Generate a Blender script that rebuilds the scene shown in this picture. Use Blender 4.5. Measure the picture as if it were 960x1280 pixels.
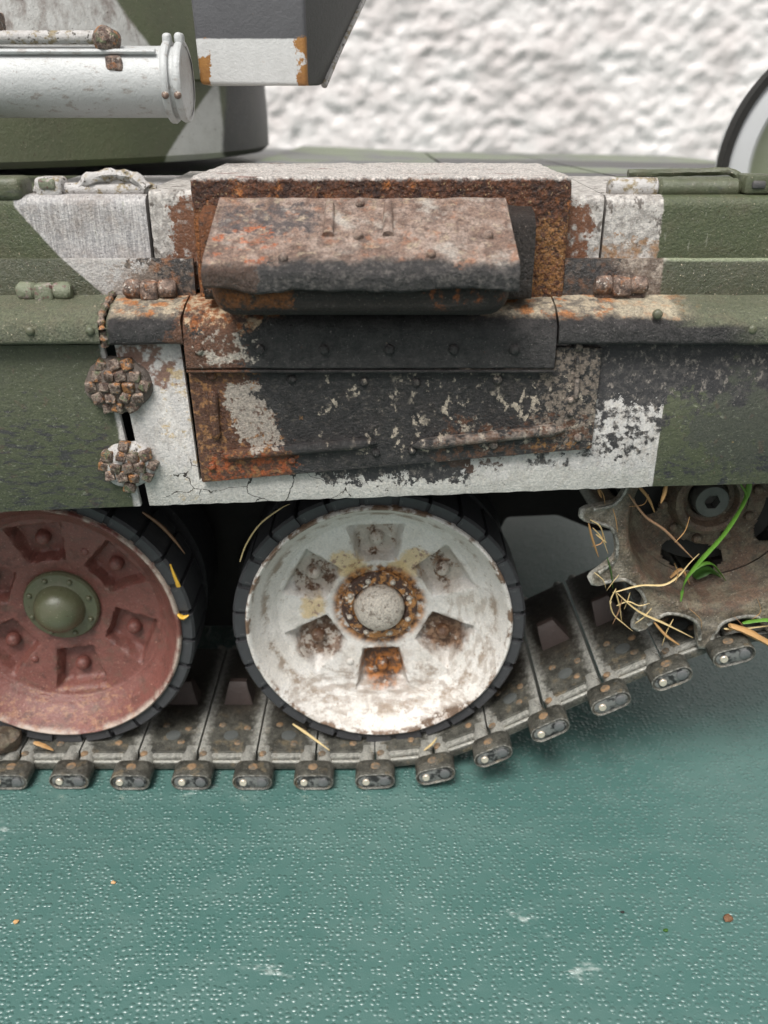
import bpy, bmesh, math, random
from mathutils import Vector, Matrix, noise as mnoise
random.seed(7)
R = math.radians
for o in list(bpy.data.objects): bpy.data.objects.remove(o)
scene = bpy.context.scene
C = scene.collection
MM = 0.001                                   # everything below is written in millimetres

# ------------------------------------------------------------------ camera
CAM = Vector((0, -122.6, 105)); TILT = 25.0
cd = bpy.data.cameras.new('camera'); cam = bpy.data.objects.new('camera', cd); C.objects.link(cam)
cam.location = CAM * MM
cam.rotation_euler = (R(90 - TILT), 0, 0)
cd.sensor_fit = 'VERTICAL'; cd.sensor_height = 36; cd.lens = 36 * 1100 / 1280
cd.clip_start = 0.005; cd.clip_end = 20
cd.dof.use_dof = True; cd.dof.focus_distance = 0.124; cd.dof.aperture_fstop = 28
scene.camera = cam

# ------------------------------------------------------------------ light: a bright overcast sky
SUN_EL, SUN_AZ = 60.0, 202.0                 # azimuth clockwise from +Y: behind the camera, a little to the left
w = bpy.data.worlds.new('World'); scene.world = w; w.use_nodes = True
wn = w.node_tree; wn.nodes.clear()
sky = wn.nodes.new('ShaderNodeTexSky'); sky.sky_type = 'NISHITA'; sky.sun_disc = False
sky.sun_elevation = R(SUN_EL); sky.sun_rotation = R(SUN_AZ); sky.air_density = 1.0; sky.dust_density = 4.0
hs = wn.nodes.new('ShaderNodeHueSaturation'); hs.inputs['Saturation'].default_value = 0.04
bg = wn.nodes.new('ShaderNodeBackground'); bg.inputs['Strength'].default_value = 0.06
wo = wn.nodes.new('ShaderNodeOutputWorld')
wn.links.new(sky.outputs[0], hs.inputs['Color']); wn.links.new(hs.outputs[0], bg.inputs['Color']); wn.links.new(bg.outputs[0], wo.inputs[0])
sl = bpy.data.lights.new('sun', 'SUN'); sl.energy = 1.5; sl.angle = R(26); sl.color = (1.0, 0.97, 0.93)
sun = bpy.data.objects.new('sun', sl); C.objects.link(sun)
az = R(SUN_AZ); el = R(SUN_EL)
sdir = Vector((math.sin(az) * math.cos(el), math.cos(az) * math.cos(el), math.sin(el)))
sun.rotation_euler = sdir.to_track_quat('Z', 'Y').to_euler(); sun.location = sdir * 2
scene.view_settings.view_transform = 'Standard'; scene.view_settings.look = 'None'
scene.view_settings.gamma = 1; scene.view_settings.use_curve_mapping = False
scene.view_settings.exposure = 1.35
scene.render.engine = 'CYCLES'

_c, _s = math.cos(R(TILT)), math.sin(R(TILT))
def at(px, py, Y=None, Z=None):
    """point of the scene (mm) on the plane y=Y or z=Z that a pixel of the photograph measured"""
    u = (px - 480) / 1100; v = (640 - py) / 1100
    d = Vector((u, _c + v * _s, -_s + v * _c))
    t = (Y - CAM.y) / d.y if Y is not None else (Z - CAM.z) / d.z
    return CAM + d * t

# ------------------------------------------------------------------ material kit (object coordinates in mm)
TANK = bpy.data.objects.new('model_tank', None); C.objects.link(TANK)
class M:
    def __init__(s, name, own=False):
        s.m = bpy.data.materials.new(name); s.m.use_nodes = True
        s.t = s.m.node_tree; s.n = s.t.nodes; s.n.clear()
        tc = s.n.new('ShaderNodeTexCoord'); s.tc = tc
        if not own: tc.object = TANK             # paint runs on over rivets and neighbouring parts
        vm = s.n.new('ShaderNodeVectorMath'); vm.operation = 'SCALE'; vm.inputs[3].default_value = 1000
        s.t.links.new(tc.outputs['Object'], vm.inputs[0]); s.P = vm.outputs[0]
        sp = s.n.new('ShaderNodeSeparateXYZ'); s.t.links.new(s.P, sp.inputs[0])
        s.x, s.y, s.z = sp.outputs
        ge = s.n.new('ShaderNodeNewGeometry'); s.pt = ge.outputs['Pointiness']
        oi = s.n.new('ShaderNodeObjectInfo'); s.rnd = oi.outputs['Random']
    def lk(s, v, i):
        if isinstance(v, bpy.types.NodeSocket): s.t.links.new(v, i)
        elif isinstance(v, (tuple, list)): i.default_value = tuple(v) + ((1,) if len(v) == 3 and i.type == 'RGBA' else ())
        else: i.default_value = v
    def op(s, o, a, b=0.0, clamp=False):
        n = s.n.new('ShaderNodeMath'); n.operation = o; n.use_clamp = clamp
        s.lk(a, n.inputs[0]); s.lk(b, n.inputs[1]); return n.outputs[0]
    def add(s, a, b): return s.op('ADD', a, b)
    def sub(s, a, b): return s.op('SUBTRACT', a, b)
    def mul(s, a, b): return s.op('MULTIPLY', a, b)
    def mx(s, *a):
        r = a[0]
        for q in a[1:]: r = s.op('MAXIMUM', r, q)
        return r
    def vec(s, sx=1, sy=1, sz=1, off=(0, 0, 0), warp=0, wscale=.3):
        P = s.P
        if warp:
            nz = s.n.new('ShaderNodeTexNoise'); nz.inputs['Scale'].default_value = wscale; nz.inputs['Detail'].default_value = 3
            s.t.links.new(P, nz.inputs['Vector'])
            a = s.n.new('ShaderNodeVectorMath'); a.operation = 'SUBTRACT'; s.t.links.new(nz.outputs['Color'], a.inputs[0]); a.inputs[1].default_value = (.5, .5, .5)
            b = s.n.new('ShaderNodeVectorMath'); b.operation = 'SCALE'; b.inputs[3].default_value = warp; s.t.links.new(a.outputs[0], b.inputs[0])
            c = s.n.new('ShaderNodeVectorMath'); c.operation = 'ADD'; s.t.links.new(P, c.inputs[0]); s.t.links.new(b.outputs[0], c.inputs[1]); P = c.outputs[0]
        mp = s.n.new('ShaderNodeMapping'); mp.inputs['Scale'].default_value = (sx, sy, sz); mp.inputs['Location'].default_value = off
        s.t.links.new(P, mp.inputs['Vector']); return mp.outputs[0]
    def noise(s, sc, det=4, ro=.6, P=None, dist=0, w=None):
        n = s.n.new('ShaderNodeTexNoise'); n.inputs['Scale'].default_value = sc; n.inputs['Detail'].default_value = det
        n.inputs['Roughness'].default_value = ro; n.inputs['Distortion'].default_value = dist
        if w is not None: n.noise_dimensions = '4D'; s.lk(w, n.inputs['W'])
        s.t.links.new(P or s.P, n.inputs['Vector']); return n.outputs['Fac']
    def voro(s, sc, feat='F1', P=None, rand=1, out='Distance', smooth=None):
        n = s.n.new('ShaderNodeTexVoronoi'); n.feature = feat; n.inputs['Scale'].default_value = sc; n.inputs['Randomness'].default_value = rand
        if smooth is not None: n.inputs['Smoothness'].default_value = smooth
        s.t.links.new(P or s.P, n.inputs['Vector']); return n.outputs[out]
    def sm(s, x, lo, hi):
        n = s.n.new('ShaderNodeMapRange'); n.interpolation_type = 'SMOOTHSTEP'
        a, b = 0., 1.
        if lo > hi: lo, hi, a, b = hi, lo, 1., 0.
        s.lk(x, n.inputs[0]); n.inputs[1].default_value = lo; n.inputs[2].default_value = hi
        n.inputs[3].default_value = a; n.inputs[4].default_value = b; return n.outputs[0]
    def mix(s, f, a, b, mode='MIX'):
        n = s.n.new('ShaderNodeMix'); n.data_type = 'RGBA'; n.blend_type = mode
        s.lk(f, n.inputs[0]); s.lk(a, n.inputs[6]); s.lk(b, n.inputs[7]); return n.outputs[2]
    def wob(s, amp, sc=.5, det=6, seed=0.):
        return s.mul(s.sub(s.noise(sc, det, .7, w=seed + .01), .5), 2 * amp)
    def edge(s, lo=.52, hi=.58, amp=.06, sc=1.5):
        return s.sm(s.add(s.pt, s.wob(amp, sc, 4, 4.4)), lo, hi)
    def reg(s, x0, x1, z0, z1, soft=.6, amp=1.0, sc=.6, seed=0., sh=0.):
        """a region of the painted side with a ragged edge"""
        wb = s.wob(amp * 1.9, sc, 6, seed); soft = soft * 2.2
        X = s.add(s.x, wb); Z = s.add(s.z, wb)
        if sh: X = s.add(X, s.mul(s.sub(s.z, 67.), sh))
        r = None
        for q in ((X, x0, 1), (X, x1, -1), (Z, z0, 1), (Z, z1, -1)):
            if q[1] is None: continue
            f = s.sm(q[0], q[1] - soft, q[1] + soft) if q[2] > 0 else s.sm(q[0], q[1] + soft, q[1] - soft)
            r = f if r is None else s.mul(r, f)
        n = s.add(s.mul(s.noise(1.25, 8, .74, w=seed * 1.3 + .2), .6), s.mul(s.noise(.38, 5, .6, w=seed * .7 + 3), .4))      # the coat breaks up into chips along its edge
        return s.sm(s.add(r, s.mul(s.sub(n, .5), 3.4)), .43, .55)
    def half(s, a, b, c, soft=.15, amp=.1, sc=1., seed=0.):
        v = s.add(s.add(s.mul(s.x, a), s.mul(s.z, b)), s.add(s.wob(amp, sc, 6, seed), c))
        return s.sm(v, -soft, soft)
    def spot(s, cx, cz, r, soft=1, amp=1, sc=.7, seed=0.):
        dx = s.sub(s.x, cx); dz = s.sub(s.z, cz)
        d = s.op('SQRT', s.add(s.mul(dx, dx), s.mul(dz, dz)))
        return s.sm(s.add(d, s.wob(amp, sc, 6, seed)), r + soft, r - soft)
    def fleck(s, sc, thr, soft=.03, det=4, st=(1, 1, 1), seed=0.):
        return s.sm(s.noise(sc, det, .65, P=s.vec(*st), w=seed + .02), thr - soft, thr + soft)
    def gritty(s, col, lo=.45, hi=1.5, sc=3.2):
        n = s.sm(s.noise(sc, 4, .7, w=6.6), .3, .7)
        col = s.mix(1.0, col, s.mix(n, (lo, lo, lo), (hi, hi * .97, hi * .93)), 'MULTIPLY')
        return s.mix(s.mul(s.fleck(4.5, .68, .03, 2, seed=33), .4), col, (.45, .42, .38))
    def out(s, col, rough=.6, bump=None, dist=.1, metal=0., spec=.5, strength=1., b2=None, d2=.02, coat=0, grit=None):
        if grit: col = s.gritty(col, *grit)
        b = s.n.new('ShaderNodeBsdfPrincipled'); o = s.n.new('ShaderNodeOutputMaterial')
        s.lk(col, b.inputs['Base Color']); s.lk(rough, b.inputs['Roughness']); s.lk(metal, b.inputs['Metallic'])
        b.inputs['Specular IOR Level'].default_value = spec; b.inputs['Coat Weight'].default_value = coat
        nn = None
        for h, d in ((bump, dist), (b2, d2)):
            if h is None: continue
            k = s.n.new('ShaderNodeBump'); k.inputs['Distance'].default_value = d * MM; k.inputs['Strength'].default_value = strength
            s.lk(h, k.inputs['Height'])
            if nn: s.t.links.new(nn, k.inputs['Normal'])
            nn = k.outputs[0]
        if nn: s.t.links.new(nn, b.inputs['Normal'])
        s.t.links.new(b.outputs[0], o.inputs[0]); return s.m

GREEN = (.073, .079, .051); DGREEN = (.046, .054, .03); WHITE = (.66, .64, .62); GREYW = (.42, .41, .40); BLACK = (.022, .022, .025)
DGREY = (.055, .055, .058); RUST = (.10, .036, .016); DRUST = (.042, .018, .011); ORANGE = (.42, .13, .03); CREAM = (.62, .53, .40); OCHRE = (.45, .22, .06); GRIME = (.16, .12, .09)

def worn(s, col, seed=0., rust=.3, grime=.4):
    """scuffs, dust and tiny chips laid over a coat of paint"""
    col = s.mix(s.mul(s.fleck(.35, .58, .16, 5, seed=seed), grime), col, GRIME)
    col = s.mix(s.mul(s.fleck(2.6, .66, .03, 3, seed=seed + 3), .8), col, DRUST)
    col = s.mix(s.mul(s.fleck(3.5, .69, .02, 2, seed=seed + 5), rust), col, CREAM)
    return col
def finebump(s, seed=0.):
    return s.add(s.mul(s.noise(1.3, 7, .72, w=seed + .3), 1.3), s.mul(s.noise(3.6, 4, .65, w=seed + .7), .75))

MAT = {}
def build_materials():
    # ---- green paint
    s = M('green_paint'); c = s.mix(s.noise(.12, 4), GREEN, (.062, .075, .036))
    c = s.mix(s.mul(s.fleck(.9, .60, .05, 6, (.35, 1, 1.3), 2), .55), c, DGREY)
    c = s.mix(s.mul(s.fleck(.5, .55, .2, 5, seed=8), .35), c, (.17, .18, .12))
    c = worn(s, c, 1., .55, .25)
    MAT['green'] = s.out(c, s.add(.30, s.mul(s.noise(.3, 5), .25)), finebump(s), .09)
    # ---- dark grey paint
    s = M('dark_grey_paint'); c = s.mix(s.noise(.2, 4), DGREY, (.08, .08, .082)); c = worn(s, c, 4., .4, .2)
    MAT['dgrey'] = s.out(c, .5, finebump(s), .06)
    # ---- plain black gaps, undersides
    s = M('soot_black'); MAT['black'] = s.out(s.mix(s.noise(.5, 4), (.008, .008, .008), (.02, .018, .015)), .75, finebump(s), .1)
    # ---- heavy rust
    s = M('scaly_rust'); n1 = s.noise(.9, 8, .7); n2 = s.noise(.28, 5, .6, w=2.); v = s.voro(1.5, 'F1', s.vec(warp=1.2, wscale=.9))
    c = s.mix(s.sm(n1, .36, .62), (.03, .012, .008), (.13, .046, .018))
    c = s.mix(s.mul(s.sm(n2, .53, .66), s.fleck(1.5, .53, .07, 6, seed=3)), c, (.42, .15, .035))
    c = s.mix(s.mul(s.reg(None, -22.6, 80, 93, .8, 1.2, .5, 2), s.fleck(1.1, .47, .1, 6, seed=11)), c, (.24, .085, .02))
    c = s.mix(s.mul(s.reg(18.5, None, 80, 91.5, 1.5, 2.5, .5, 3), s.fleck(1.5, .49, .06, 7, seed=4)), c, (.25, .115, .035))
    c = s.mix(s.mul(s.fleck(2.4, .63, .03, 4, seed=6), .7), c, (.42, .30, .16))
    top = s.sm(s.add(s.z, s.wob(.9, .8, 6, 1.)), 95.9, 96.5)
    tc_ = s.mix(s.fleck(.5, .62, .04, 6, (.25, 1.6, 1), 9), (.60, .57, .55), (.24, .11, .08))
    tc_ = s.mix(s.mul(s.fleck(2.2, .64, .04, 4, (.4, 1, 1), 3), .6), tc_, (.3, .25, .22))
    c = s.mix(s.mul(top, s.sm(s.noise(.8, 6, w=5.), .28, .42)), c, tc_)
    h = s.add(s.mul(n1, 1), s.mul(v, .55))
    MAT['rust'] = s.out(c, .62, h, .9, grit=(.45, 1.6), b2=s.noise(5, 4), d2=.2)
    # ---- hood plate : pinkish burnt plate with pale chips, black torn lip
    s = M('burnt_hood'); n = s.noise(.35, 6, .65)
    c = s.mix(s.sm(n, .4, .62), (.25, .17, .135), (.41, .325, .28))
    c = s.mix(s.mul(s.fleck(.45, .54, .07, 8, seed=1), .7), c, (.11, .07, .055))
    c = s.mix(s.mul(s.fleck(1.3, .57, .05, 7, seed=31), .6), c, (.09, .055, .045))
    c = s.mix(s.mul(s.reg(-20, -8, 90.6, 93.2, .6, 1, .7, 4), s.fleck(.9, .45, .1, 5, seed=2)), c, (.10, .085, .085))
    c = s.mix(s.mul(s.fleck(.9, .60, .05, 8, (.7, 1, 1), 5), .7), c, (.46, .38, .28))
    c = s.mix(s.mul(s.mul(s.reg(-20.5, -13, 87.9, 91, .8, 1.5, .6, 6), s.fleck(.9, .54, .05, 7, (.5, 1, 1.3), 7)), .9), c, (.46, .13, .045))
    c = s.mix(s.mul(s.fleck(.24, .60, .07, 8, seed=12), .8), c, (.50, .47, .43))
    c = s.mix(s.mul(s.fleck(.45, .60, .05, 5, seed=21), .5), c, (.42, .18, .09))
    lipm = s.sm(s.add(s.z, s.add(s.wob(1.5, .4, 7, 2.), s.mul(s.reg(-12, 9, 80, 92, 1.5, 3, .3, 5), -.5))), 88.3, 87.3)
    lc = s.mix(s.fleck(1.2, .55, .1, 5, seed=8), (.035, .033, .033), (.11, .10, .095))
    lc = s.mix(s.mul(s.reg(-22, -15, 84, 88, .8, 1, .6, 9), .5), lc, (.10, .045, .022))
    c = s.mix(lipm, c, lc)
    MAT['hood'] = s.out(c, .42, finebump(s), .5, grit=(.6, 1.4), b2=s.noise(5, 4), d2=.1)
    # ---- sooty pan under the hood
    s = M('sooty_pan'); c = s.mix(s.noise(.6, 6), (.014, .012, .011), (.035, .026, .022))
    c = s.mix(s.mul(s.mul(s.reg(-20.5, -10.5, 82.4, 86, .7, 1.2, .6, 1), s.fleck(1.1, .44, .1, 6, seed=2)), .9), c, (.22, .075, .016))
    c = s.mix(s.mul(s.mul(s.reg(5, 15, 83, 86, .7, 1.2, .6, 4), s.fleck(.6, .56, .05, 5, seed=5)), .9), c, (.24, .07, .016))
    c = s.mix(s.mul(s.reg(None, -20.2, 84, 96, .6, 1., .6, 8), s.fleck(.9, .42, .1, 6, seed=9)), c, (.15, .055, .02))
    c = s.mix(s.fleck(4, .68, .02, 2, seed=7), c, (.2, .17, .14))
    MAT['pan'] = s.out(c, .32, finebump(s), .5, grit=(.5, 1.5))
    # ---- the painted side skirt
    s = M('skirt_paint'); g = s.mix(s.noise(.12, 4), GREEN, (.058, .070, .034))
    g = s.mix(s.mul(s.reg(42, 75, 59, 74, 3, 4, .2, 1), .7), g, (.045, .048, .042))
    g = s.mix(s.mul(s.fleck(1.0, .535, .05, 7, (.4, 1, 1.3), 2), s.mx(s.mul(s.reg(-56, -38, 51, 66, 2.4, 3, .25, 3), .95), .12)), g, (.038, .038, .040))
    g = s.mix(s.mul(s.fleck(.7, .57, .04, 6, (.6, 1, 1), 5), s.reg(38, None, None, 60, 1.2, 2, .4, 2)), g, (.03, .03, .033))
    g = s.mix(s.mul(s.fleck(2.2, .64, .03, 4, (.5, 1, 1), 6), .5), g, (.25, .27, .20))
    g = s.mix(s.mul(s.fleck(.6, .62, .03, 5, seed=9), .35), g, (.10, .06, .045))
    wt = s.mix(s.fleck(.4, .5, .2, 5, (1, 1, .5), 4), (.42, .41, .405), (.54, .53, .515))
    wt = s.mix(s.mul(s.fleck(1.3, .54, .08, 7, (1, 1, .6), 7), .45), wt, (.30, .27, .24))
    wt = s.mix(s.mul(s.reg(-34, 38, 50, 58.5, 1.5, 2, .3, 11), .45), wt, (.42, .42, .385))
    wt = s.mix(s.mul(s.fleck(2.8, .67, .02, 4, seed=8), .85), wt, (.05, .04, .035))
    # lines in the white coat, thickest low on the left
    cr = s.voro(.16, 'DISTANCE_TO_EDGE', s.vec(warp=2.4, wscale=.5, sz=1.5))
    crm = s.mul(s.sm(cr, .018, .006), s.mul(s.mx(s.reg(-31, -5, 52, 59, 1.5, 2, .3, 5), .0), s.fleck(.35, .45, .06, 3, seed=2)))
    wt = s.mix(crm, wt, (.025, .02, .016))
    whx = s.mul(s.half(1, .078, 32.2 - .9, .25, .35, 1.2, 1), s.half(-1, 0, 37.7, .08, .12, 2, 2))
    col = s.mix(whx, g, wt)
    dirt = s.mul(s.reg(-36, -24, 70, 78, 1, 2, .5, 6), s.fleck(.45, .5, .05, 6, seed=4))
    col = s.mix(s.mul(dirt, .9), col, (.13, .055, .03))
    col = s.mix(s.mul(s.reg(-30, -24.5, 54, 73, .8, 1.5, .5, 7), s.mul(s.fleck(.5, .58, .04, 5, seed=1), .7)), col, (.42, .30, .13))
    # scorch on the right of the panel and below it
    so = s.mx(s.reg(24, 46, 68, 79, 1.6, 3.5, .3, 8), s.mul(s.reg(44, 62, 69, 79, 2.5, 3.5, .25, 18), s.fleck(.25, .46, .06, 6, (.6, 1, 1.2), 5)))
    so = s.mx(so, s.mul(s.reg(24, 38, 61, 69, 1.5, 3, .3, 9), s.fleck(.9, .50, .05, 7, seed=6)))
    so = s.mx(so, s.mul(s.reg(-9, 12, 56.8, 63, .9, 2.6, .6, 2), 1))
    so = s.mx(so, s.mul(s.reg(8, 30, 59, 63, 1, 2, .5, 3), s.fleck(.6, .54, .05, 6, seed=9)))
    sc_ = s.mix(s.fleck(1.2, .55, .06, 6, seed=3), (.026, .025, .027), (.06, .056, .054))
    sc_ = s.mix(s.mul(s.fleck(1.5, .60, .06, 7, (1, 1, .7), 2), .7), sc_, (.28, .25, .22))
    sc_ = s.mix(s.mul(s.reg(8, 17, 58.5, 63, 1, 1.5, .5, 4), .8), sc_, (.07, .035, .022))
    col = s.mix(so, col, sc_)
    MAT['skirt'] = s.out(col, s.add(.42, s.mul(s.noise(.9, 4), .3)), finebump(s), .16, grit=(.78, 1.2))
    # ---- scorched access panel
    for nm, key in (('scorched_panel', 'panel'), ('worn_rib', 'prib')):
     s = M(nm)
     k = s.mix(s.sm(s.noise(.6, 8, .75), .3, .7), (.012, .0115, .012), (.038, .036, .037)); k = s.mix(s.mul(s.fleck(.35, .57, .1, 7, seed=14), .2), k, (.065, .050, .044)); k = s.mix(s.mul(s.fleck(2.0, .60, .06, 5, (.5, 1, 1), 15), .5), k, (.13, .115, .10))
     fl = s.mul(s.reg(-8, 29, 62.5, 72, 2.5, 3, .25, 1), s.fleck(.85, .565, .022, 7, seed=1, st=(1, 1, .8)))
     fl = s.mul(fl, s.fleck(.22, .46, .08, 3, seed=7))
     k = s.mix(s.mul(fl, .95), k, (.48, .42, .34))
     k = s.mix(s.mul(s.reg(20.5, 30, 63, 77, 1.2, 2, .4, 2), s.fleck(1.5, .50, .05, 7, seed=3)), k, (.20, .165, .135))
     k = s.mix(s.mul(s.reg(7, 29, 60, 66, 1.2, 2.5, .4, 4), s.fleck(.9, .52, .05, 6, seed=5)), k, (.10, .05, .03))
     k = s.mix(s.mul(s.reg(20, 29, 60, 64, .6, 2.5, .5, 5), s.fleck(1.2, .57, .04, 6, seed=2)), k, (.27, .14, .05))
     r = s.mix(s.noise(.7, 7, .7), (.045, .020, .012), (.135, .06, .034))
     r = s.mix(s.fleck(1.1, .555, .05, 6, seed=6), r, (.28, .14, .055))
     r = s.mix(s.mul(s.reg(-24, -11, 56, 61.5, .7, 1.2, .7, 8), s.fleck(.9, .52, .05, 7, seed=8)), r, (.30, .075, .02))
     r = s.mix(s.mul(s.reg(-20.0, -14.4, 62.3, 71.2, .8, 2.2, .45, 6, .3), s.fleck(.9, .42, .05, 6, seed=4)), r, (.36, .32, .28))
     rm = s.reg(None, -15.3, None, 79, 1.4, 2.4, .4, 7, .42)
     c = s.mix(rm, k, r)
     if key == 'prib': c = s.mix(s.mul(s.fleck(.7, .52, .08, 7, (.6, 1, 1), 4), .6), c, s.mix(s.half(1, 0, -6, 3, 3, .4), c, (.36, .30, .26)))
     MAT[key] = s.out(c, s.add(.16, s.mul(s.noise(.8, 5), .35)), finebump(s), .45, grit=(.65, 1.35), b2=s.noise(5, 4), d2=.1)
    # ---- rolled fender edge : sections share it, the colour follows X
    s = M('fender_edge_paint'); g = s.mix(s.noise(.15, 4), (.125, .138, .092), (.095, .105, .066)); g = worn(s, g, 2., .8, .3)
    k = s.mix(s.sm(s.noise(.6, 8, .75), .3, .7), (.012, .011, .0115), (.050, .046, .046))
    up_ = s.sm(s.add(s.z, s.wob(1.0, .6, 6, 3.)), 79.7, 80.6)
    ash = s.mix(s.fleck(.8, .5, .08, 6, seed=2), (.17, .15, .125), (.42, .36, .27))
    ash = s.mix(s.mul(s.fleck(.55, .56, .05, 5, seed=5), .85), ash, (.42, .16, .045))
    k = s.mix(s.mul(up_, s.mx(s.reg(None, -13, None, None, 1.2, 2, .4, 5), s.reg(11, None, None, None, 1.5, 2, .4, 6))), k, ash)
    rr = s.mix(s.fleck(1.1, .51, .07, 7, seed=8), (.25, .085, .025), (.48, .37, .25))
    rr = s.mix(s.fleck(.5, .56, .06, 5, seed=3), rr, (.055, .028, .02))
    k = s.mix(s.mul(s.reg(-26.5, -15, 78.8, None, .8, 1.6, .5, 7), .95), k, rr)
    k = s.mix(s.mul(s.reg(-28, -18.0, None, 79.4, 1.4, 2.4, .5, 9), .95), k, s.mix(s.noise(.8, 6), (.05, .022, .013), (.17, .08, .045)))
    k = s.mix(s.mul(s.reg(-24, -16.5, 73.5, 78, .5, 2, .6, 1), s.fleck(.9, .52, .05, 5, seed=7)), k, (.42, .38, .33))
    km = s.mul(s.half(1, 0, 35.3, .3, .4, 1.5, 2), s.mx(s.half(-1, 0, 38.5, 3.0, 3.5, .5, 4), s.mul(s.half(-1, 0, 47, 4, 3.5, .4, 6), s.sm(s.add(s.z, s.wob(.7, .6, 6, 8.)), 79.6, 78.8))))  # past the char, shade on the lower roll is painted in black
    c = s.mix(km, g, k)
    c = s.mix(s.mul(s.half(1, 0, -30, .5, .5, 1, 4), s.mul(s.half(-1, 0, 37.6, .3, .6, 1, 4), s.mul(up_, .6))), c, (.45, .40, .30))
    MAT['edge'] = s.out(c, s.add(.18, s.mul(s.noise(.9, 5), .3)), finebump(s), .4, grit=(.6, 1.4))
    # ---- flange
    s = M('flange_paint'); g = s.mix(s.noise(.15, 4), GREEN, DGREEN); g = worn(s, g, 5., .7, .2)
    wt = s.mix(s.noise(1.0, 6, P=s.vec(2, 1, .5)), (.29, .28, .275), (.45, .44, .43)); wt = worn(s, wt, 3., .2, .5)
    ch = s.mix(s.fleck(1.1, .54, .08, 7, seed=3), (.022, .019, .018), (.11, .08, .062))
    ch = s.mix(s.mul(s.fleck(.7, .58, .06, 6, seed=4), .8), ch, (.20, .085, .035))
    a = s.mul(s.half(1, 1.05, -48.6, .2, .25, 1.2, 2), s.half(-1, 0, 0, .3, .1, 1))
    c = s.mix(a, g, wt)
    c = s.mix(s.reg(-32.5, 0, 79, 88, 2.2, 3, .4, 5), c, ch)
    c = s.mix(s.mul(s.reg(-37, -28, 80, 85.5, 2, 3, .4, 15), .6), c, (.20, .16, .13))
    cr_ = s.mix(s.reg(31, 60, 70, 90, 2, 3, .4, 6), s.mix(.45, ch, (.028, .026, .026)), s.mix(s.mul(s.fleck(.8, .5, .07, 8, seed=31), .8), s.mix(s.sm(s.noise(.6, 8, .7), .35, .65), (.13, .095, .07), (.36, .31, .265)), (.07, .045, .033)))
    c = s.mix(s.mul(s.half(1, 0, -10, .3, .1), s.half(-1, 0, 36.6, .2, .35, 1.5, 7)), c, cr_)
    c = s.mix(s.mul(s.sm(s.add(s.z, s.wob(.25, 1.2, 5, 9.)), 85.9, 86.25), s.half(1, 0, -36.6, .2, .3)), c, s.mix(s.half(1, 0, -37, .5, .5), (.42, .40, .36), (.24, .27, .18)))
    MAT['flange'] = s.out(c, .36, finebump(s), .2, grit=(.72, 1.25))
    # ---- fender box (fuel cells) : green with white blocks
    s = M('fender_box_paint'); g = s.mix(s.noise(.15, 4), (.075, .09, .046), (.05, .062, .031)); g = worn(s, g, 7., .5, .2)
    st = s.noise(1.6, 5, .6, P=s.vec(2.2, 1, .22))
    wt = s.mix(s.sm(st, .35, .68), (.27, .265, .27), (.47, .46, .46)); wt = worn(s, wt, 2., .2, .5)
    pit = s.mix(s.fleck(1.0, .5, .1, 7, seed=3), (.25, .235, .22), (.47, .45, .43))
    pit = s.mix(s.mul(s.fleck(.9, .6, .04, 5, (1, 1, .7), 2), .85), pit, (.07, .055, .045))
    pit = s.mix(s.mul(s.reg(28, 38, None, 88.5, 1, 2, .4, 3), s.fleck(.7, .5, .1, 5, seed=8)), pit, (.26, .16, .09))
    lw = s.mul(s.half(1, .78, -24.2, .2, .25, 1, 2), s.half(1, .02, 46.2, .2, .2, 1, 3))
    lw = s.mul(lw, s.half(-1, 0, 30.7, .1, .02, 1))
    c = s.mix(lw, g, wt)
    c = s.mix(s.mul(s.half(1, 0, 30.7, .1, .02, 1), s.half(-1, 0, 36.3, .15, .5, 1.2, 5)), c, pit)
    rs = s.mx(s.reg(-28.2, -20, 82, 93.5, .8, 1.2, .6, 6), s.reg(20, 27, 82, 93.2, .6, 1.0, .6, 7))
    rc = s.mix(s.noise(1.1, 7, .7), (.04, .017, .011), (.22, .09, .04))
    c = s.mix(s.mul(rs, s.fleck(.9, .42, .08, 6, seed=9)), c, rc)
    c = s.mix(s.mul(s.fleck(1.0, .66, .012, 4, (2.2, 1, .35), 17), .5), c, (.22, .23, .18))
    MAT['box'] = s.out(c, s.add(.35, s.mul(s.noise(.9, 4), .3)), finebump(s), .17, grit=(.75, 1.25))
    # ---- rough pale primer for latches
    s = M('worn_pale_paint'); c = s.mix(s.noise(.8, 6), (.30, .28, .26), (.58, .56, .55)); c = s.mix(s.fleck(.9, .55, .06, 6, seed=2), c, (.24, .19, .11)); c = s.mix(s.fleck(1.6, .6, .04, 5, seed=4), c, (.06, .05, .04))
    MAT['pale'] = s.out(c, .5, finebump(s), .2)
    # ---- rusty hinge / nuts (varies with the object)
    s = M('corroded_nut', True); n = s.noise(1.1, 6, .7, w=s.mul(s.rnd, 40))
    c = s.mix(s.sm(n, .38, .62), (.07, .042, .033), (.30, .24, .20)); c = s.mix(s.sm(s.noise(.7, 4, w=s.add(3, s.mul(s.rnd, 30))), .52, .6), c, (.36, .17, .07))
    c = s.mix(s.sm(s.noise(.9, 5, w=s.add(8, s.mul(s.rnd, 30))), .54, .62), c, (.13, .145, .085)); c = s.mix(s.fleck(3, .6, .05, 3), c, (.05, .03, .025))
    MAT['nut'] = s.out(c, .42, finebump(s), .25, metal=.3, grit=(.5, 1.5))
    s = M('grimy_clump', True); c = s.mix(s.noise(.9, 7, .7), (.05, .035, .028), (.20, .165, .14)); MAT['clump'] = s.out(c, .5, finebump(s), .3)
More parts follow.
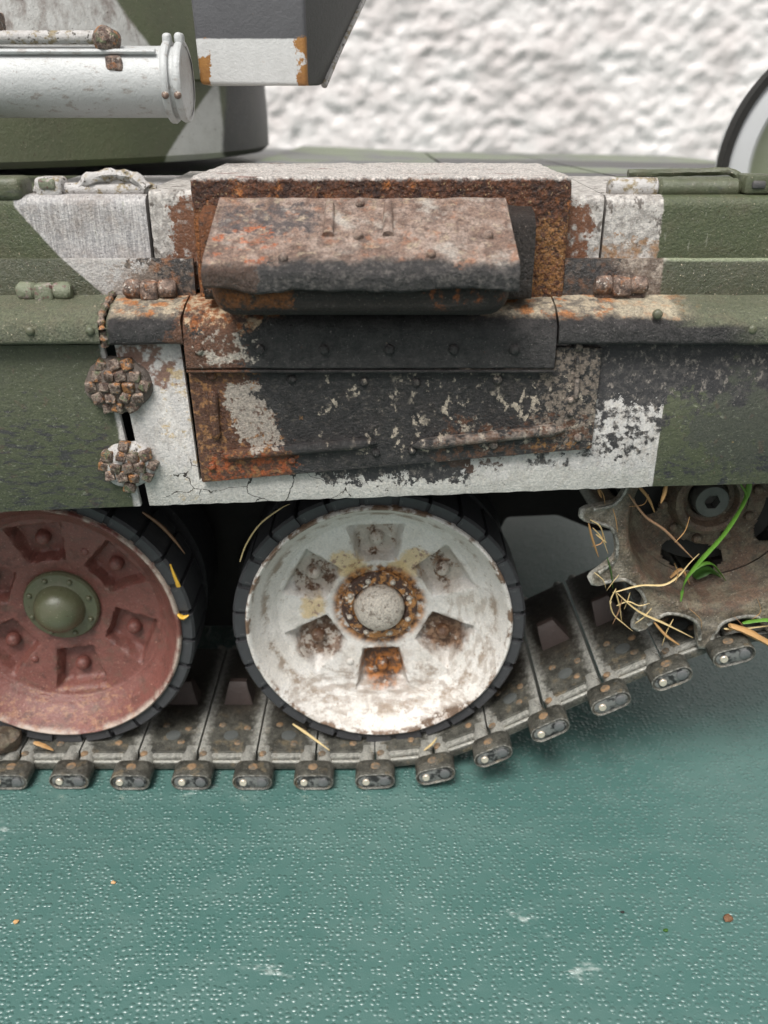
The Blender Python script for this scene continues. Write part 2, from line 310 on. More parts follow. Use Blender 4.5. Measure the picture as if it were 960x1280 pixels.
    s = M('rust_hinge', True); n = s.noise(1., 6, .7); c = s.mix(s.sm(n, .36, .64), (.05, .032, .026), (.24, .17, .135)); c = s.mix(s.mul(s.fleck(.8, .58, .06, 6), .8), c, (.28, .115, .045)); c = s.mix(s.fleck(1.5, .6, .04), c, (.42, .38, .34))
    MAT['hinge'] = s.out(c, .45, finebump(s), .25, grit=(.5, 1.5))
    s = M('green_hinge', True); c = s.mix(s.noise(.6, 5), (.13, .15, .09), (.20, .21, .15)); c = s.mix(s.fleck(1.2, .58, .04, 6, seed=3), c, (.13, .07, .06)); c = s.mix(s.fleck(.8, .6, .05, 5), c, (.34, .28, .26))
    MAT['ghinge'] = s.out(c, .4, finebump(s), .2)
    # ---- black rubber
    s = M('tyre_rubber', True); c = s.mix(s.noise(.5, 5), (.024, .024, .026), (.044, .044, .047)); c = s.mix(s.mul(s.fleck(1.6, .68, .025, 3, seed=2), .6), c, (.22, .21, .2))
    MAT['rubber'] = s.out(c, s.add(.4, s.mul(s.noise(1.2, 4), .25)), finebump(s), .06)
    # ---- white corroded wheel (wheel-local coordinates)
    s = M('white_wheel_paint', True); MAT['_wtc'] = s.tc
    rr2 = s.op('SQRT', s.add(s.mul(s.x, s.x), s.mul(s.z, s.z)))
    c = s.mix(s.noise(.12, 5), (.58, .555, .52), (.67, .66, .65))
    c = s.mix(s.mul(s.fleck(.16, .52, .12, 5, seed=6), .35), c, (.46, .43, .38))
    c = s.mix(s.mul(s.fleck(.55, .50, .07, 7, (.55, 1, 1.8), 2), s.mul(s.reg(-17, 15, -19.5, -12.5, 1.6, 2.5, .3, 1), .6)), c, (.24, .185, .14))
    c = s.mix(s.mul(s.fleck(.5, .53, .05, 7, (1.6, 1, .6), 12), s.mul(s.reg(11, 20, -14, 4, 1.6, 2.5, .3, 7), .5)), c, (.27, .215, .17))
    c = s.mix(s.mul(s.fleck(.45, .52, .07, 7, (1.2, 1, .8), 13), s.mul(s.reg(-7, 9, -19, -8, 2, 3, .3, 8), .35)), c, (.25, .19, .15))
    c = s.mix(s.mul(s.fleck(1.5, .645, .03, 5, seed=3), .7), c, (.24, .16, .10))
    ringm = s.mul(s.sm(s.add(rr2, s.wob(.5, .4, 5, 3.)), 18.2, 18.9), s.sm(s.add(rr2, s.wob(.5, .4, 5, 5.)), 20.2, 19.2))
    c = s.mix(s.mul(ringm, s.mul(s.fleck(.35, .53, .06, 6, seed=4), .8)), c, (.22, .16, .11))
    for (ax, az_, r_, sd) in ((-6, 8.2, 2.6, 1.), (5.8, 8.6, 2.8, 2.), (-11.4, 0.2, 2.2, 3.), (-3.5, 6.6, 2.2, 4.), (3, 7, 1.8, 5.)):
        c = s.mix(s.mul(s.spot(ax, az_, r_, .5, 2.2, .5, sd), .8), c, s.mix(s.fleck(.8, .57, .03, 5, seed=sd), (.58, .44, .23), (.20, .08, .03)))
    PK = ((90, .35, 0), (30, .45, 0), (-30, .95, 1), (-90, 1., 2), (-150, .75, 3), (150, .5, 3))
    for i, (a, st_, kind) in enumerate(PK):
        px_, pz_ = 12.4 * math.cos(R(a + 3)), 12.4 * math.sin(R(a + 3))
        m = s.spot(px_, pz_, 3.9, .7, 1.3, .6, i + .5)
        gcol = s.mix(s.noise(.9, 6, w=i + .1), (.32, .27, .23), (.58, .54, .49))
        rcol = s.mix(s.fleck(.9, .52, .07, 6, seed=i + 1.), (.085, .04, .02), ((.26, .16, .10), (.26, .16, .10), (.36, .135, .03), (.20, .13, .09))[kind])
        pc = s.mix(s.sm(s.noise(.55, 6, .7, w=i + 2.2), .64 - .28 * st_, .70 - .28 * st_), gcol, rcol)
        c = s.mix(s.mul(m, s.sm(s.noise(.7, 7, .7, w=i + 7.7), .34 - .2 * st_, .52 - .2 * st_)), c, pc)
    c = s.mix(s.mul(s.sm(rr2, 8.6, 7.2), s.fleck(.6, .45, .07, 6, seed=7)), c, s.mix(s.fleck(1., .5, .1, 5, seed=8), (.07, .03, .018), (.42, .20, .07)))
    edge = s.mul(s.sm(s.add(rr2, s.wob(.6, .5, 6, 6.)), 20.95, 21.25), s.fleck(.22, .51, .04, 5, seed=9))
    c = s.mix(edge, c, s.mix(s.noise(1.5, 5), (.09, .055, .035), (.24, .16, .11)))
    c = s.mix(s.mul(s.half(.5, -.86, -20.4, .3, .6, .6, 3), s.fleck(.5, .5, .05, 4, seed=4)), c, (.10, .06, .035))
    MAT['wwheel'] = s.out(c, .36, finebump(s), .16, grit=(.84, 1.12))
    # ---- red primer wheel
    s = M('red_primer_wheel', True); c = s.mix(s.noise(.25, 5), (.142, .052, .042), (.19, .072, .059))
    rr2 = s.op('SQRT', s.add(s.mul(s.x, s.x), s.mul(s.z, s.z)))
    c = s.mix(s.mul(s.fleck(.5, .58, .08, 6, seed=1), .7), c, (.07, .03, .024))
    c = s.mix(s.mul(s.fleck(.35, .6, .1, 6, (1, 1, 1.5), 5), .5), c, (.10, .075, .055))
    c = s.mix(s.mul(s.fleck(2.4, .65, .03, 4, seed=3), .7), c, (.42, .25, .2))
    c = s.mix(s.mul(s.sm(s.add(rr2, s.wob(.5, .6, 6, 6.)), 20.8, 21.5), s.mul(s.fleck(.18, .48, .06, 4, seed=9), .85)), c, (.42, .36, .31))
    c = s.mix(s.mul(s.reg(-14, 14, -21, -16, 1.5, 1.5, .4, 3), s.mul(s.fleck(.9, .55, .06, 6, (1, 1, 2), 6), .6)), c, (.30, .16, .09))
    MAT['rwheel'] = s.out(c, .36, finebump(s), .12, grit=(.8, 1.2))
    s = M('olive_hub', True); c = s.mix(s.noise(.4, 5), (.075, .080, .042), (.11, .115, .068)); c = worn(s, c, 3., .3, .3); MAT['olive'] = s.out(c, .22, finebump(s), .06)
    s = M('corroded_hub', True); rr2 = s.op('SQRT', s.add(s.mul(s.x, s.x), s.mul(s.z, s.z)))
    c = s.mix(s.noise(.5, 6), (.38, .34, .30), (.60, .56, .50)); c = s.mix(s.mul(s.fleck(1., .57, .05, 6, seed=2), .8), c, (.15, .11, .085))
    ringc = s.mix(s.fleck(.6, .5, .03, 6, seed=4), (.055, .025, .016), (.40, .19, .06)); ringc = s.mix(s.fleck(.9, .6, .03, 5, seed=6), ringc, (.66, .6, .52))
    c = s.mix(s.sm(s.add(rr2, s.wob(.4, .8, 5, 1.)), 4.1, 4.5), c, ringc); MAT['whub'] = s.out(c, .45, finebump(s), .3, grit=(.6, 1.35))
    # ---- track steel
    s = M('track_steel', True); n = s.noise(.5, 6, .65, w=s.mul(s.rnd, 20))
    c = s.mix(s.sm(n, .35, .65), (.040, .040, .034), (.100, .098, .084))
    c = s.mix(s.mul(s.sm(s.noise(.5, 6, .7, w=s.add(4, s.mul(s.rnd, 20))), .53, .64), .6), c, (.17, .135, .085))
    c = s.mix(s.mul(s.fleck(1.3, .62, .04, 5, seed=3), .8), c, (.022, .02, .018))
    c = s.mix(s.mul(s.sm(s.add(s.y, s.wob(3, .3, 4, 2.)), 4, 12), .85), c, s.mix(s.noise(.5, 6), (.018, .015, .012), (.045, .036, .028)))   # shade under the hull, painted as a darker inner half
    c = s.mix(s.mul(s.edge(.54, .60, .05), .85), c, (.40, .40, .37))
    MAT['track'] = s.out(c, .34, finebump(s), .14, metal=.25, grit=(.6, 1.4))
    s = M('connector_face', True); n = s.noise(.8, 5, w=s.mul(s.rnd, 30)); c = s.mix(s.sm(n, .42, .56), (.03, .03, .03), (.20, .20, .19)); MAT['cface'] = s.out(c, .35, finebump(s), .1, metal=.4)
    s = M('brass_pin', True); MAT['brass'] = s.out(s.mix(s.noise(1.5, 3), (.62, .52, .40), (.75, .68, .58)), .3, metal=.6)
    s = M('steel_pin', True); MAT['steelpin'] = s.out(s.mix(s.noise(1.5, 3), (.12, .12, .12), (.22, .22, .22)), .4, finebump(s), .08, metal=.5)
    s = M('rust_stud', True); MAT['stud'] = s.out(s.mix(s.sm(s.noise(.9, 6, w=s.mul(s.rnd, 20)), .4, .6), (.10, .085, .065), (.24, .15, .08)), .6, finebump(s), .15)
    s = M('grey_stud', True); MAT['gstud'] = s.out(s.mix(s.noise(.8, 5), (.055, .059, .056), (.10, .105, .10)), .45, finebump(s), .08)
    s = M('guide_horn_primer', True); MAT['horn'] = s.out(s.mix(s.noise(.5, 5), (.030, .021, .018), (.062, .042, .036)), .55, finebump(s), .1)
    # ---- muddy sprocket
    s = M('muddy_sprocket', True); n = s.noise(.35, 6, .65); c = s.mix(s.sm(n, .38, .62), (.066, .056, .040), (.145, .125, .088))
    rr2 = s.op('SQRT', s.add(s.mul(s.x, s.x), s.mul(s.z, s.z)))
    c = s.mix(s.mul(s.fleck(.4, .5, .1, 6, seed=2), s.mul(s.sm(rr2, 17.5, 15.5), .75)), c, (.105, .060, .040))
    c = s.mix(s.mul(s.fleck(1.2, .58, .06, 6, seed=4), .6), c, (.05, .042, .034))
    c = s.mix(s.mul(s.sm(rr2, 16.5, 18.5), s.fleck(.5, .5, .12, 5, seed=6)), c, (.21, .19, .155))
    c = s.mix(s.mul(s.fleck(3, .66, .03, 3, seed=5), .7), c, (.4, .36, .3))
    c = s.mix(s.mul(s.mul(s.edge(.53, .60, .05), s.sm(rr2, 15.8, 17.5)), .85), c, (.40, .40, .37))
    MAT['mud'] = s.out(c, .42, finebump(s), .3, grit=(.6, 1.4))
    s = M('dark_bolt_steel', True); MAT['bolt'] = s.out(s.mix(s.noise(.6, 5), (.05, .05, .047), (.12, .12, .108)), .35, finebump(s), .1, metal=.4)
    # ---- turret
    s = M('turret_camouflage'); g = s.mix(s.noise(.1, 4), GREEN, (.105, .122, .062)); wt = s.mix(s.noise(.3, 6), (.40, .40, .38), (.60, .60, .58))
    c = s.mix(s.mul(s.half(1, -.62, 101.6, .3, .2), s.half(-1, -.05, -28.5, .3, .2)), g, wt)
    c = s.mix(s.mul(s.half(-1, -.62, 27.5, .4, .5, .3, 3), s.half(0, 1, -109, .4, .3)), c, s.mix(s.fleck(.4, .55, .1, 6, (1, 1, .5)), wt, (.25, .22, .2)))
    c = s.mix(s.half(1, -.10, 43.5, .4, .6, .2, 5), c, (.04, .04, .042)); c = worn(s, c, 3., .4, .15)
    MAT['turret'] = s.out(c, .45, finebump(s), .12)
    s = M('pale_tube_paint'); c = s.mix(s.noise(.3, 6, P=s.vec(.5, 1, 1)), (.38, .39, .385), (.50, .505, .50)); c = s.mix(s.mul(s.fleck(1.1, .6, .05, 6, (.5, 1, 1), 2), .6), c, (.24, .2, .17)); c = s.mix(s.mul(s.fleck(2, .67, .03), .7), c, (.12, .07, .05))
    MAT['tube'] = s.out(c, .30, finebump(s), .1)
    s = M('stowage_box_paint'); c = s.mix(s.half(0, 1, -112.9, .12, .12, 1), s.mix(s.noise(.4, 6, P=s.vec(2, 1, .6)), (.50, .50, .49), (.62, .62, .61)), s.mix(s.noise(.3, 4), (.075, .075, .08), (.10, .10, .106)))
    c = s.mix(s.mul(s.mx(s.reg(-26.5, -24.4, 107, 113, .3, .5, 1, 2), s.reg(-12.2, -10, 106, 113, .3, .5, 1, 3)), s.fleck(.35, .46, .03, 4, seed=2)), c, s.mix(s.noise(1, 4), (.16, .06, .025), (.48, .25, .07)))
    c = s.mix(s.half(1, 0, 10.75, .06, .02), c, (.035, .036, .034))  # right side painted dark to stand for its shade
    MAT['stow'] = s.out(c, .45, finebump(s), .07)
    s = M('deck_paint'); c = s.mix(s.noise(.06, 4), (.10, .125, .07), (.16, .185, .12)); c = s.mix(s.fleck(.05, .52, .05, 4, seed=2), c, (.11, .11, .115)); MAT['deck'] = s.out(c, .4, finebump(s), .1)
    s = M('drum_paint', True); rr2 = s.op('SQRT', s.add(s.mul(s.x, s.x), s.mul(s.z, s.z)))
    c = s.mix(s.sm(rr2, 19.3, 20.6), (.115, .132, .08), (.44, .45, .46)); c = s.mix(s.mul(s.noise(.3, 5), .3), c, (.3, .3, .28)); MAT['drum'] = s.out(c, .4)
    # ---- vegetation
    for nm, a, b in (('grass', (.06, .17, .015), (.12, .26, .035)), ('dark_leaf', (.02, .07, .008), (.045, .12, .015)), ('straw', (.46, .33, .14), (.62, .50, .27)), ('tan', (.33, .17, .06), (.52, .32, .14)), ('stem', (.20, .11, .06), (.30, .18, .10)), ('yellow', (.62, .33, .03), (.72, .45, .06))):
        s = M(nm + '_blade', True); MAT[nm] = s.out(s.mix(s.noise(.9, 4, w=s.mul(s.rnd, 20)), a, b), .5, s.noise(3, 3), .06)
    # ---- table: pebble-grained green leathercloth
    s = M('pebbled_leathercloth', True)
    V = s.vec(sx=1.2, sy=1.36, sz=0, warp=1.0, wscale=.2)
    f = s.voro(1.0, 'F1', V, .6)
    q = s.op('MINIMUM', s.mul(f, 2.0), 1.0)
    peb = s.op('POWER', s.op('MAXIMUM', s.sub(1.0, s.mul(q, q)), 0.0), 1.15)
    peb = s.mul(peb, s.add(.75, s.mul(s.noise(.3, 3), .5)))
    wr = s.noise(.45, 5, .6); crease = s.sm(s.voro(.12, 'DISTANCE_TO_EDGE', s.vec(warp=5, wscale=.1)), .0, .03)
    c = s.mix(s.noise(.03, 5, .6), (.045, .110, .097), (.060, .138, .123))
    c = s.mix(s.mul(s.fleck(.03, .5, .2, 5, seed=3), .12), c, (.11, .18, .16))
    c = s.mix(s.mul(s.fleck(.25, .55, .12, 5, (.4, 1, 1), 13), .14), c, (.16, .23, .21))
    c = s.mix(s.mul(s.mul(s.fleck(.05, .67, .05, 4, (1, 1.6, 1), 6), s.fleck(1.2, .52, .08, 5, (.5, 1, 1), 4)), .75), c, (.50, .56, .53))
    c = s.mix(s.mul(s.fleck(1.8, .72, .015, 3, seed=8), .7), c, (.55, .58, .52))
    h = s.add(s.mul(peb, 1.), s.mul(wr, .25))
    MAT['table'] = s.out(c, s.add(.29, s.mul(s.noise(.12, 4), .12)), h, .125, spec=1.0, b2=s.noise(5, 3, .6), d2=.03)
    s = M('roughcast', True); n = s.noise(.05, 5, .55); c = s.mix(s.sm(n, .3, .7), (.56, .52, .505), (.73, .70, .685)); MAT['wall'] = s.out(c, .85, s.noise(.16, 5, .6), 1.6)
    s = M('crumb_brown', True); MAT['crumb'] = s.out(s.mix(s.noise(2, 4), (.09, .04, .02), (.22, .11, .05)), .7, finebump(s), .2)
build_materials()

# ------------------------------------------------------------------ mesh kit
def fin(bm, name, mat, parent=None, smooth=40, loc=None, origin=None):
    """one mesh object; geometry in mm, tank coordinates unless loc moves it"""
    bmesh.ops.recalc_face_normals(bm, faces=bm.faces)
    for f in bm.faces: f.smooth = True
    for e in bm.edges:
        if len(e.link_faces) == 2: e.smooth = e.calc_face_angle(0) < R(smooth)
    bmesh.ops.scale(bm, vec=(MM, MM, MM), verts=bm.verts)
    me = bpy.data.meshes.new(name); bm.to_mesh(me); bm.free()
    me.materials.append(MAT[mat] if isinstance(mat, str) else mat)
    return link(me, name, parent, loc)
def link(me, name, parent=None, loc=None, rot=None, sc=None):
    o = bpy.data.objects.new(name, me); C.objects.link(o)
    if parent: o.parent = parent
    if loc is not None: o.location = Vector(loc) * MM
    if rot is not None: o.rotation_euler = rot
    if sc is not None: o.scale = sc
    return o
def empty(name, loc=(0, 0, 0), parent=None):
    o = bpy.data.objects.new(name, None); C.objects.link(o); o.location = Vector(loc) * MM; o.empty_display_size = .005
    if parent: o.parent = parent
    return o
def tag(o, label=None, cat=None, group=None, kind=None):
    for k, v in (('label', label), ('category', cat), ('group', group), ('kind', kind)):
        if v: o[k] = v
    return o
def rough(bm, amp, freq, seed=0, axis=None):
    for v in bm.verts:
        q = v.co * freq + Vector((seed, seed * 1.7, seed * .6))
        d = mnoise.noise_vector(q) * .7 + mnoise.noise_vector(q * 2.7) * .3
        v.co += d * amp
def box(x0, x1, y0, y1, z0, z1, bev=0., seg=2, bm=None, step=None):
    b = bmesh.new(); bmesh.ops.create_cube(b, size=1)
    bmesh.ops.scale(b, vec=(x1 - x0, y1 - y0, z1 - z0), verts=b.verts)
    bmesh.ops.translate(b, vec=((x0 + x1) / 2, (y0 + y1) / 2, (z0 + z1) / 2), verts=b.verts)
    if bev: bmesh.ops.bevel(b, geom=b.edges[:], offset=bev, segments=seg, affect='EDGES', profile=.5)
    if step: slices(b, step)
    return merge(bm, b)
def slices(b, step):
    for ax in range(3):
        lo = min(v.co[ax] for v in b.verts); hi = max(v.co[ax] for v in b.verts); n = int((hi - lo) / step)
        for i in range(1, n + 1):
            p = Vector((0, 0, 0)); p[ax] = lo + (hi - lo) * i / (n + 1); nn = Vector((0, 0, 0)); nn[ax] = 1
            bmesh.ops.bisect_plane(b, geom=b.verts[:] + b.edges[:] + b.faces[:], plane_co=p, plane_no=nn)
def merge(bm, b):
    if bm is None: return b
    me = bpy.data.meshes.new('tmp'); b.to_mesh(me); b.free(); bm.from_mesh(me); bpy.data.meshes.remove(me); return bm
def prism(prof, x0, x1, step=1.5, bm=None, close=True, fx=None):
    """a closed (y,z) profile drawn along X; fx(x,y,z) may bend it"""
    b = bm or bmesh.new(); n = max(1, int((x1 - x0) / step)); rows = []
    for i in range(n + 1):
        x = x0 + (x1 - x0) * i / n
        rows.append([b.verts.new(fx(x, y, z) if fx else (x, y, z)) for y, z in prof])
    m = len(prof)
    for i in range(n):
        for j in range(m if close else m - 1):
            k = (j + 1) % m; b.faces.new((rows[i][j], rows[i + 1][j], rows[i + 1][k], rows[i][k]))
    if close: b.faces.new(rows[0]); b.faces.new(rows[-1][::-1])
    return b
def rnd_prof(pts, rads, n=4):
    """round the corners of an open/closed polyline of (y,z)"""
    out = []; N = len(pts)
    for i, p in enumerate(pts):
        r = rads[i]
        if not r: out.append(p); continue
        a = Vector(pts[i - 1]); b = Vector(p); c = Vector(pts[(i + 1) % N])
        u = (a - b); v = (c - b); t = min(r, u.length * .49, v.length * .49)
        s0 = b + u.normalized() * t; s1 = b + v.normalized() * t
        for k in range(n + 1):
            q = k / n; out.append(tuple(s0 * (1 - q) ** 2 + b * 2 * q * (1 - q) + s1 * q * q))
    return out
def plate(poly, y0, y1, bev=.15, step=None):
    """an (x,z) outline given thickness from y0 (front) to y1"""
    b = bmesh.new(); A = [b.verts.new((x, y0, z)) for x, z in poly]; B = [b.verts.new((x, y1, z)) for x, z in poly]
    n = len(poly); b.faces.new(A); b.faces.new(B[::-1])
    for i in range(n): b.faces.new((A[i], B[i], B[(i + 1) % n], A[(i + 1) % n]))
    bmesh.ops.recalc_face_normals(b, faces=b.faces)
    if bev: bmesh.ops.bevel(b, geom=[e for e in b.edges if len(e.link_faces) == 2], offset=bev, segments=2, affect='EDGES', profile=.5)
    if step: slices(b, step)
    return b
def lathe(prof, n=64, c=(0, 0), bm=None, closed=False, a0=0):
    """(r,y) profile turned about the Y axis through (cx,cz)"""
    b = bm or bmesh.new(); rows = []
    for i in range(n):
        t = a0 + 2 * math.pi * i / n; ct, st = math.cos(t), math.sin(t)
        rows.append([b.verts.new((c[0] + r * ct, y, c[1] + r * st)) for r, y in prof])
    m = len(prof)
    for i in range(n):
        j = (i + 1) % n
        for k in range(m if closed else m - 1):
            q = (k + 1) % m; b.faces.new((rows[i][k], rows[j][k], rows[j][q], rows[i][q]))
    if not closed:
        for k in (0, m - 1):
            if prof[k][0] < .3: bmesh.ops.contextual_create(b, geom=[rows[i][k] for i in range(n)])
    return b
def tube(pts, r, n=8, bm=None, flat=1.0):
    b = bm or bmesh.new(); P = [Vector(p) for p in pts]; rows = []
    for i, p in enumerate(P):
        t = (P[min(i + 1, len(P) - 1)] - P[max(i - 1, 0)]).normalized()
        u = t.cross(Vector((0, 0, 1))); u = u.normalized() if u.length > .05 else t.cross(Vector((0, 1, 0))).normalized(); v = t.cross(u)
        rr = r[i] if isinstance(r, (list, tuple)) else r
        rows.append([b.verts.new(p + u * rr * math.cos(a) + v * rr * flat * math.sin(a)) for a in [2 * math.pi * k / n for k in range(n)]])
    for i in range(len(P) - 1):
        for k in range(n): q = (k + 1) % n; b.faces.new((rows[i][k], rows[i][q], rows[i + 1][q], rows[i + 1][k]))
    b.faces.new(rows[0][::-1]); b.faces.new(rows[-1]); return b
def spline(pts, k=6):
    P = [Vector(p) for p in pts]; out = []
    for i in range(len(P) - 1):
        a, b, c, d = P[max(i - 1, 0)], P[i], P[i + 1], P[min(i + 2, len(P) - 1)]
        for j in range(k):
            t = j / k; out.append(.5 * ((2 * b) + (c - a) * t + (2 * a - 5 * b + 4 * c - d) * t * t + (3 * b - a - 3 * c + d) * t ** 3))
    out.append(P[-1]); return out
def xl(prof, n=40):
    """(r, x) profile turned about an X axis"""
    b = bmesh.new(); rows = []
    for i in range(n):
        a = 2 * math.pi * i / n; rows.append([b.verts.new((x, r * math.cos(a), r * math.sin(a))) for r, x in prof])
    for i in range(n):
        for k in range(len(prof) - 1): b.faces.new((rows[i][k], rows[(i + 1) % n][k], rows[(i + 1) % n][k + 1], rows[i][k + 1]))
    for k in (0, -1):
        if prof[k][0] < .3: b.faces.new([rw_[k] for rw_ in rows])
    return b
_dome = {}
def dome_mesh(r, h, mat):
    """a low round head pointing at -Y"""
    key = (r, h, mat)
    if key not in _dome:
        pr = [(r, .15), (r, 0), (r * .96, -h * .35), (r * .8, -h * .7), (r * .5, -h * .93), (.01, -h)]
        b = lathe(pr, 14); bmesh.ops.remove_doubles(b, verts=b.verts, dist=.02)
        o = fin(b, 'rivet', mat); _dome[key] = o.data; bpy.data.objects.remove(o)
    return _dome[key]
def rivet(parent, p, r=.55, h=.4, mat='panel', name='rivet', rot=None):
    return link(dome_mesh(r, h, mat), name, parent, p, rot)

# ================================================================== SETTING
b = bmesh.new(); box(-420, 420, -330, 340, -12, 0, .8, 2, b)
tag(fin(b, 'table_top', 'table'), kind='structure')
b = bmesh.new(); nx, nz = 400, 190; X0, X1, Z0, Z1 = -330., 370., -40., 290.; g = []
for j in range(nz + 1):
    row = []
    for i in range(nx + 1):
        x = X0 + (X1 - X0) * i / nx; z = Z0 + (Z1 - Z0) * j / nz
        q = Vector((x * .8, 0, z))
        h = mnoise.noise(q / 15) * 1.2 + (1 - abs(mnoise.noise(q / 7.5 + Vector((9, 3, 1))))) * 2.0 + mnoise.noise(q / 4.6) * 1.2 + mnoise.noise(q / 2.4) * .6
        row.append(b.verts.new((x, 352 - h, z)))
    g.append(row)
for j in range(nz):
    for i in range(nx): b.faces.new((g[j][i], g[j][i + 1], g[j + 1][i + 1], g[j + 1][i]))
edge = [g[0][i] for i in range(nx + 1)], [g[nz][i] for i in range(nx + 1)]
bk = [b.verts.new(p) for p in ((X0, 400, Z0), (X1, 400, Z0), (X1, 400, Z1), (X0, 400, Z1))]
b.faces.new(bk); b.faces.new(edge[0] + [bk[1], bk[0]]); b.faces.new(edge[1] + [bk[2], bk[3]])
b.faces.new([g[j][0] for j in range(nz + 1)] + [bk[3], bk[0]]); b.faces.new([g[j][nx] for j in range(nz + 1)] + [bk[2], bk[1]])
tag(fin(b, 'roughcast_wall', 'wall', smooth=70), 'white roughcast wall out of focus behind the tank', 'wall')

# ================================================================== THE TANK
T = tag(TANK, 'weathered model battle tank with rusted exhaust box, green, white and grey, on the green leathercloth', 'model tank')

# ---- hull tub (rear end to the right), inner side plate, belly that rises towards the sprocket
prof = [(-150, 6), (15, 6), (24, 31), (34, 31.5), (42, 28), (70, 28), (84, 52), (84, 80), (-150, 80)]
b = plate(prof, 33, 186, .8)
fin(b, 'hull', 'black', T)
b = bmesh.new(); box(-150, 92, -2, 33, 78.5, 81, .3, 2, b)
fin(b, 'fender', 'black', T)
for sx in (-123, -68.5, -14):      # suspension arms
    fin(tube([(sx - 14, 30, 22), (sx + 10, 30, 24), (sx + 13, 22, 26)], 3.2, 10), 'suspension_arm', 'black', T)

# ---- side skirt, two plates with a gap
L = plate([(-150, 48.6), (-54.7, 52), (-34.5, 52.9), (-36.75, 76.2), (-150, 75.4)], -9, -8.1, .12)
left_skirt = tag(fin(L, 'side_skirt', 'skirt', T), 'green skirt plate left of the gap')
bottom = [(-33.3, 53.0)]
for i in range(1, 60):
    x = -33.3 + i * 72.6 / 60; bottom.append((x, 53.0 + i * 3.0 / 60 + random.uniform(-.10, .10)))
Rr = plate(bottom + [(39.3, 56.0), (53.9, 56.4), (95, 57.4), (95, 76.6), (-25.7, 76.3), (-25.45, 57.1), (-25.85, 56.9), (-26.65, 76.3), (-35.3, 76.3)], -9, -8.1, .08)
skirt = tag(fin(Rr, 'side_skirt', 'skirt', T), 'white, scorched and green skirt plate right of the gap')

# ---- rolled fender edge sections
def nose(x0, x1, amp, seed, sag=0):
    pr = [(-3.6, 81.9), (-8.6, 80.9), (-11.3, 79.6), (-11.3, 76.7), (-9.0, 76.5), (-8.9, 77.6), (-3.6, 80.6)]
    pr = rnd_prof(pr, [0, .8, 1.3, .7, 0, 0, 0], 4)
    b = prism(pr, x0, x1, .8); rough(b, amp, .35, seed); return b
n1 = fin(nose(-150, -36.4, .10, 3), 'fender_edge', 'edge', T)
n2 = tag(fin(nose(-35.4, -25.9, .28, 5), 'fender_edge', 'edge', T), 'dented charred fender edge section beside the exhaust')
n3 = tag(fin(nose(22.3, 95, .14, 8), 'fender_edge', 'edge', T), 'fender edge fading from charred black to green, with shade painted along its lower roll')
for px in (38, 113): rivet(n1, at(px, 414, Y=-11.2), .62, .5, 'green')
for px, py in ((822, 393), (940, 412)): rivet(n3, at(px, py, Y=-11.0), .65, .5, 'green')
# weld bead at the joint of the first two sections
fin(tube(spline([(-36.0, -4.5, 81.9), (-35.9, -8, 81.2), (-36.0, -10.6, 80.2), (-35.8, -11.4, 78.4), (-35.9, -10.8, 76.6)], 5), [.45 + .16 * math.sin(i * 2.3) for i in range(21)], 8), 'weld_bead', 'nut', n2)

# ---- access panel: hinged flap over a ribbed plate
pr = rnd_prof([(-3.6, 81.8), (-8.2, 81.0), (-11.0, 79.2), (-11.2, 73.6), (-10.3, 73.4), (-10.2, 78), (-8, 80.0), (-3.6, 80.8)], [0, 1.2, 2.0, .3, .1, 1, 1, 0], 5)
b = prism(pr, -25.7, 22.1, .8); rough(b, .16, .4, 2)
flap = tag(fin(b, 'panel_flap', 'edge', T), 'charred flap with a row of rivets')
for px in (248, 325, 405, 487, 567, 643): rivet(flap, at(px, 437, Y=-11.15) , .68, .6, 'edge')
fin(tube([(-25.7, -10.9, 73.15), (22.1, -10.9, 73.15)], .22, 6), 'flap_hem', 'edge', flap)
poly = [(-25.3, 57.0), (28.4, 62.0), (28.4, 76.0), (22.4, 76.2), (22.4, 73.2), (-25.75, 73.2)]
b = plate(poly, -10.1, -9.05, .25, 2.0); rough(b, .07, .4, 4)
pan = tag(fin(b, 'access_panel', 'panel', T), 'scorched black ribbed panel, rusty on the left')
for p in ((265, 470), (365, 474), (455, 477), (520, 478), (622, 475), (723, 433), (265, 583), (365, 575), (470, 566), (515, 563), (617, 556), (722, 547), (713, 500), (713, 517)):
    rivet(pan, at(*p, Y=-10.05), .6 if p[1] not in (500, 517) else .45, .55, 'prib')
def rib(pts, r=.5):
    P = [at(*q, Y=-10.3) for q in pts]; rs = [r * .3] + [r] * (len(P) * 6 - 2)
    P = spline(P, 8); rs = [r * min(1, .35 + min(i, len(P) - 1 - i) * .35) for i in range(len(P))]
    fin(tube(P, rs, 10), 'rib', 'prib', pan)
rib([(266, 488), (268, 520), (271, 549)], .68); rib([(277, 570), (350, 563), (470, 553)], .8); rib([(515, 557), (610, 546), (706, 536)], .85); rib([(722, 446), (722, 470), (720, 500)], .32); rib([(240, 461), (450, 462), (688, 461)], .35)

# ---- flange along the fender
for x0, x1, sd in ((-150, -25.0, 1), (20.6, 95, 4)):
    pr = rnd_prof([(-4.4, 86.4), (-4.45, 81.3), (-3.7, 81.2), (-3.5, 86.4)], [.25, 0, 0, .25], 2)
    b = prism(pr, x0, x1, 1.2); rough(b, .07, .4, sd); fin(b, 'fender_flange', 'flange', T)
    b = bmesh.new(); box(x0, x1, -3.5, 0, 85.2, 85.8, .1, 1, b); fin(b, 'fender_ledge', 'flange', T)

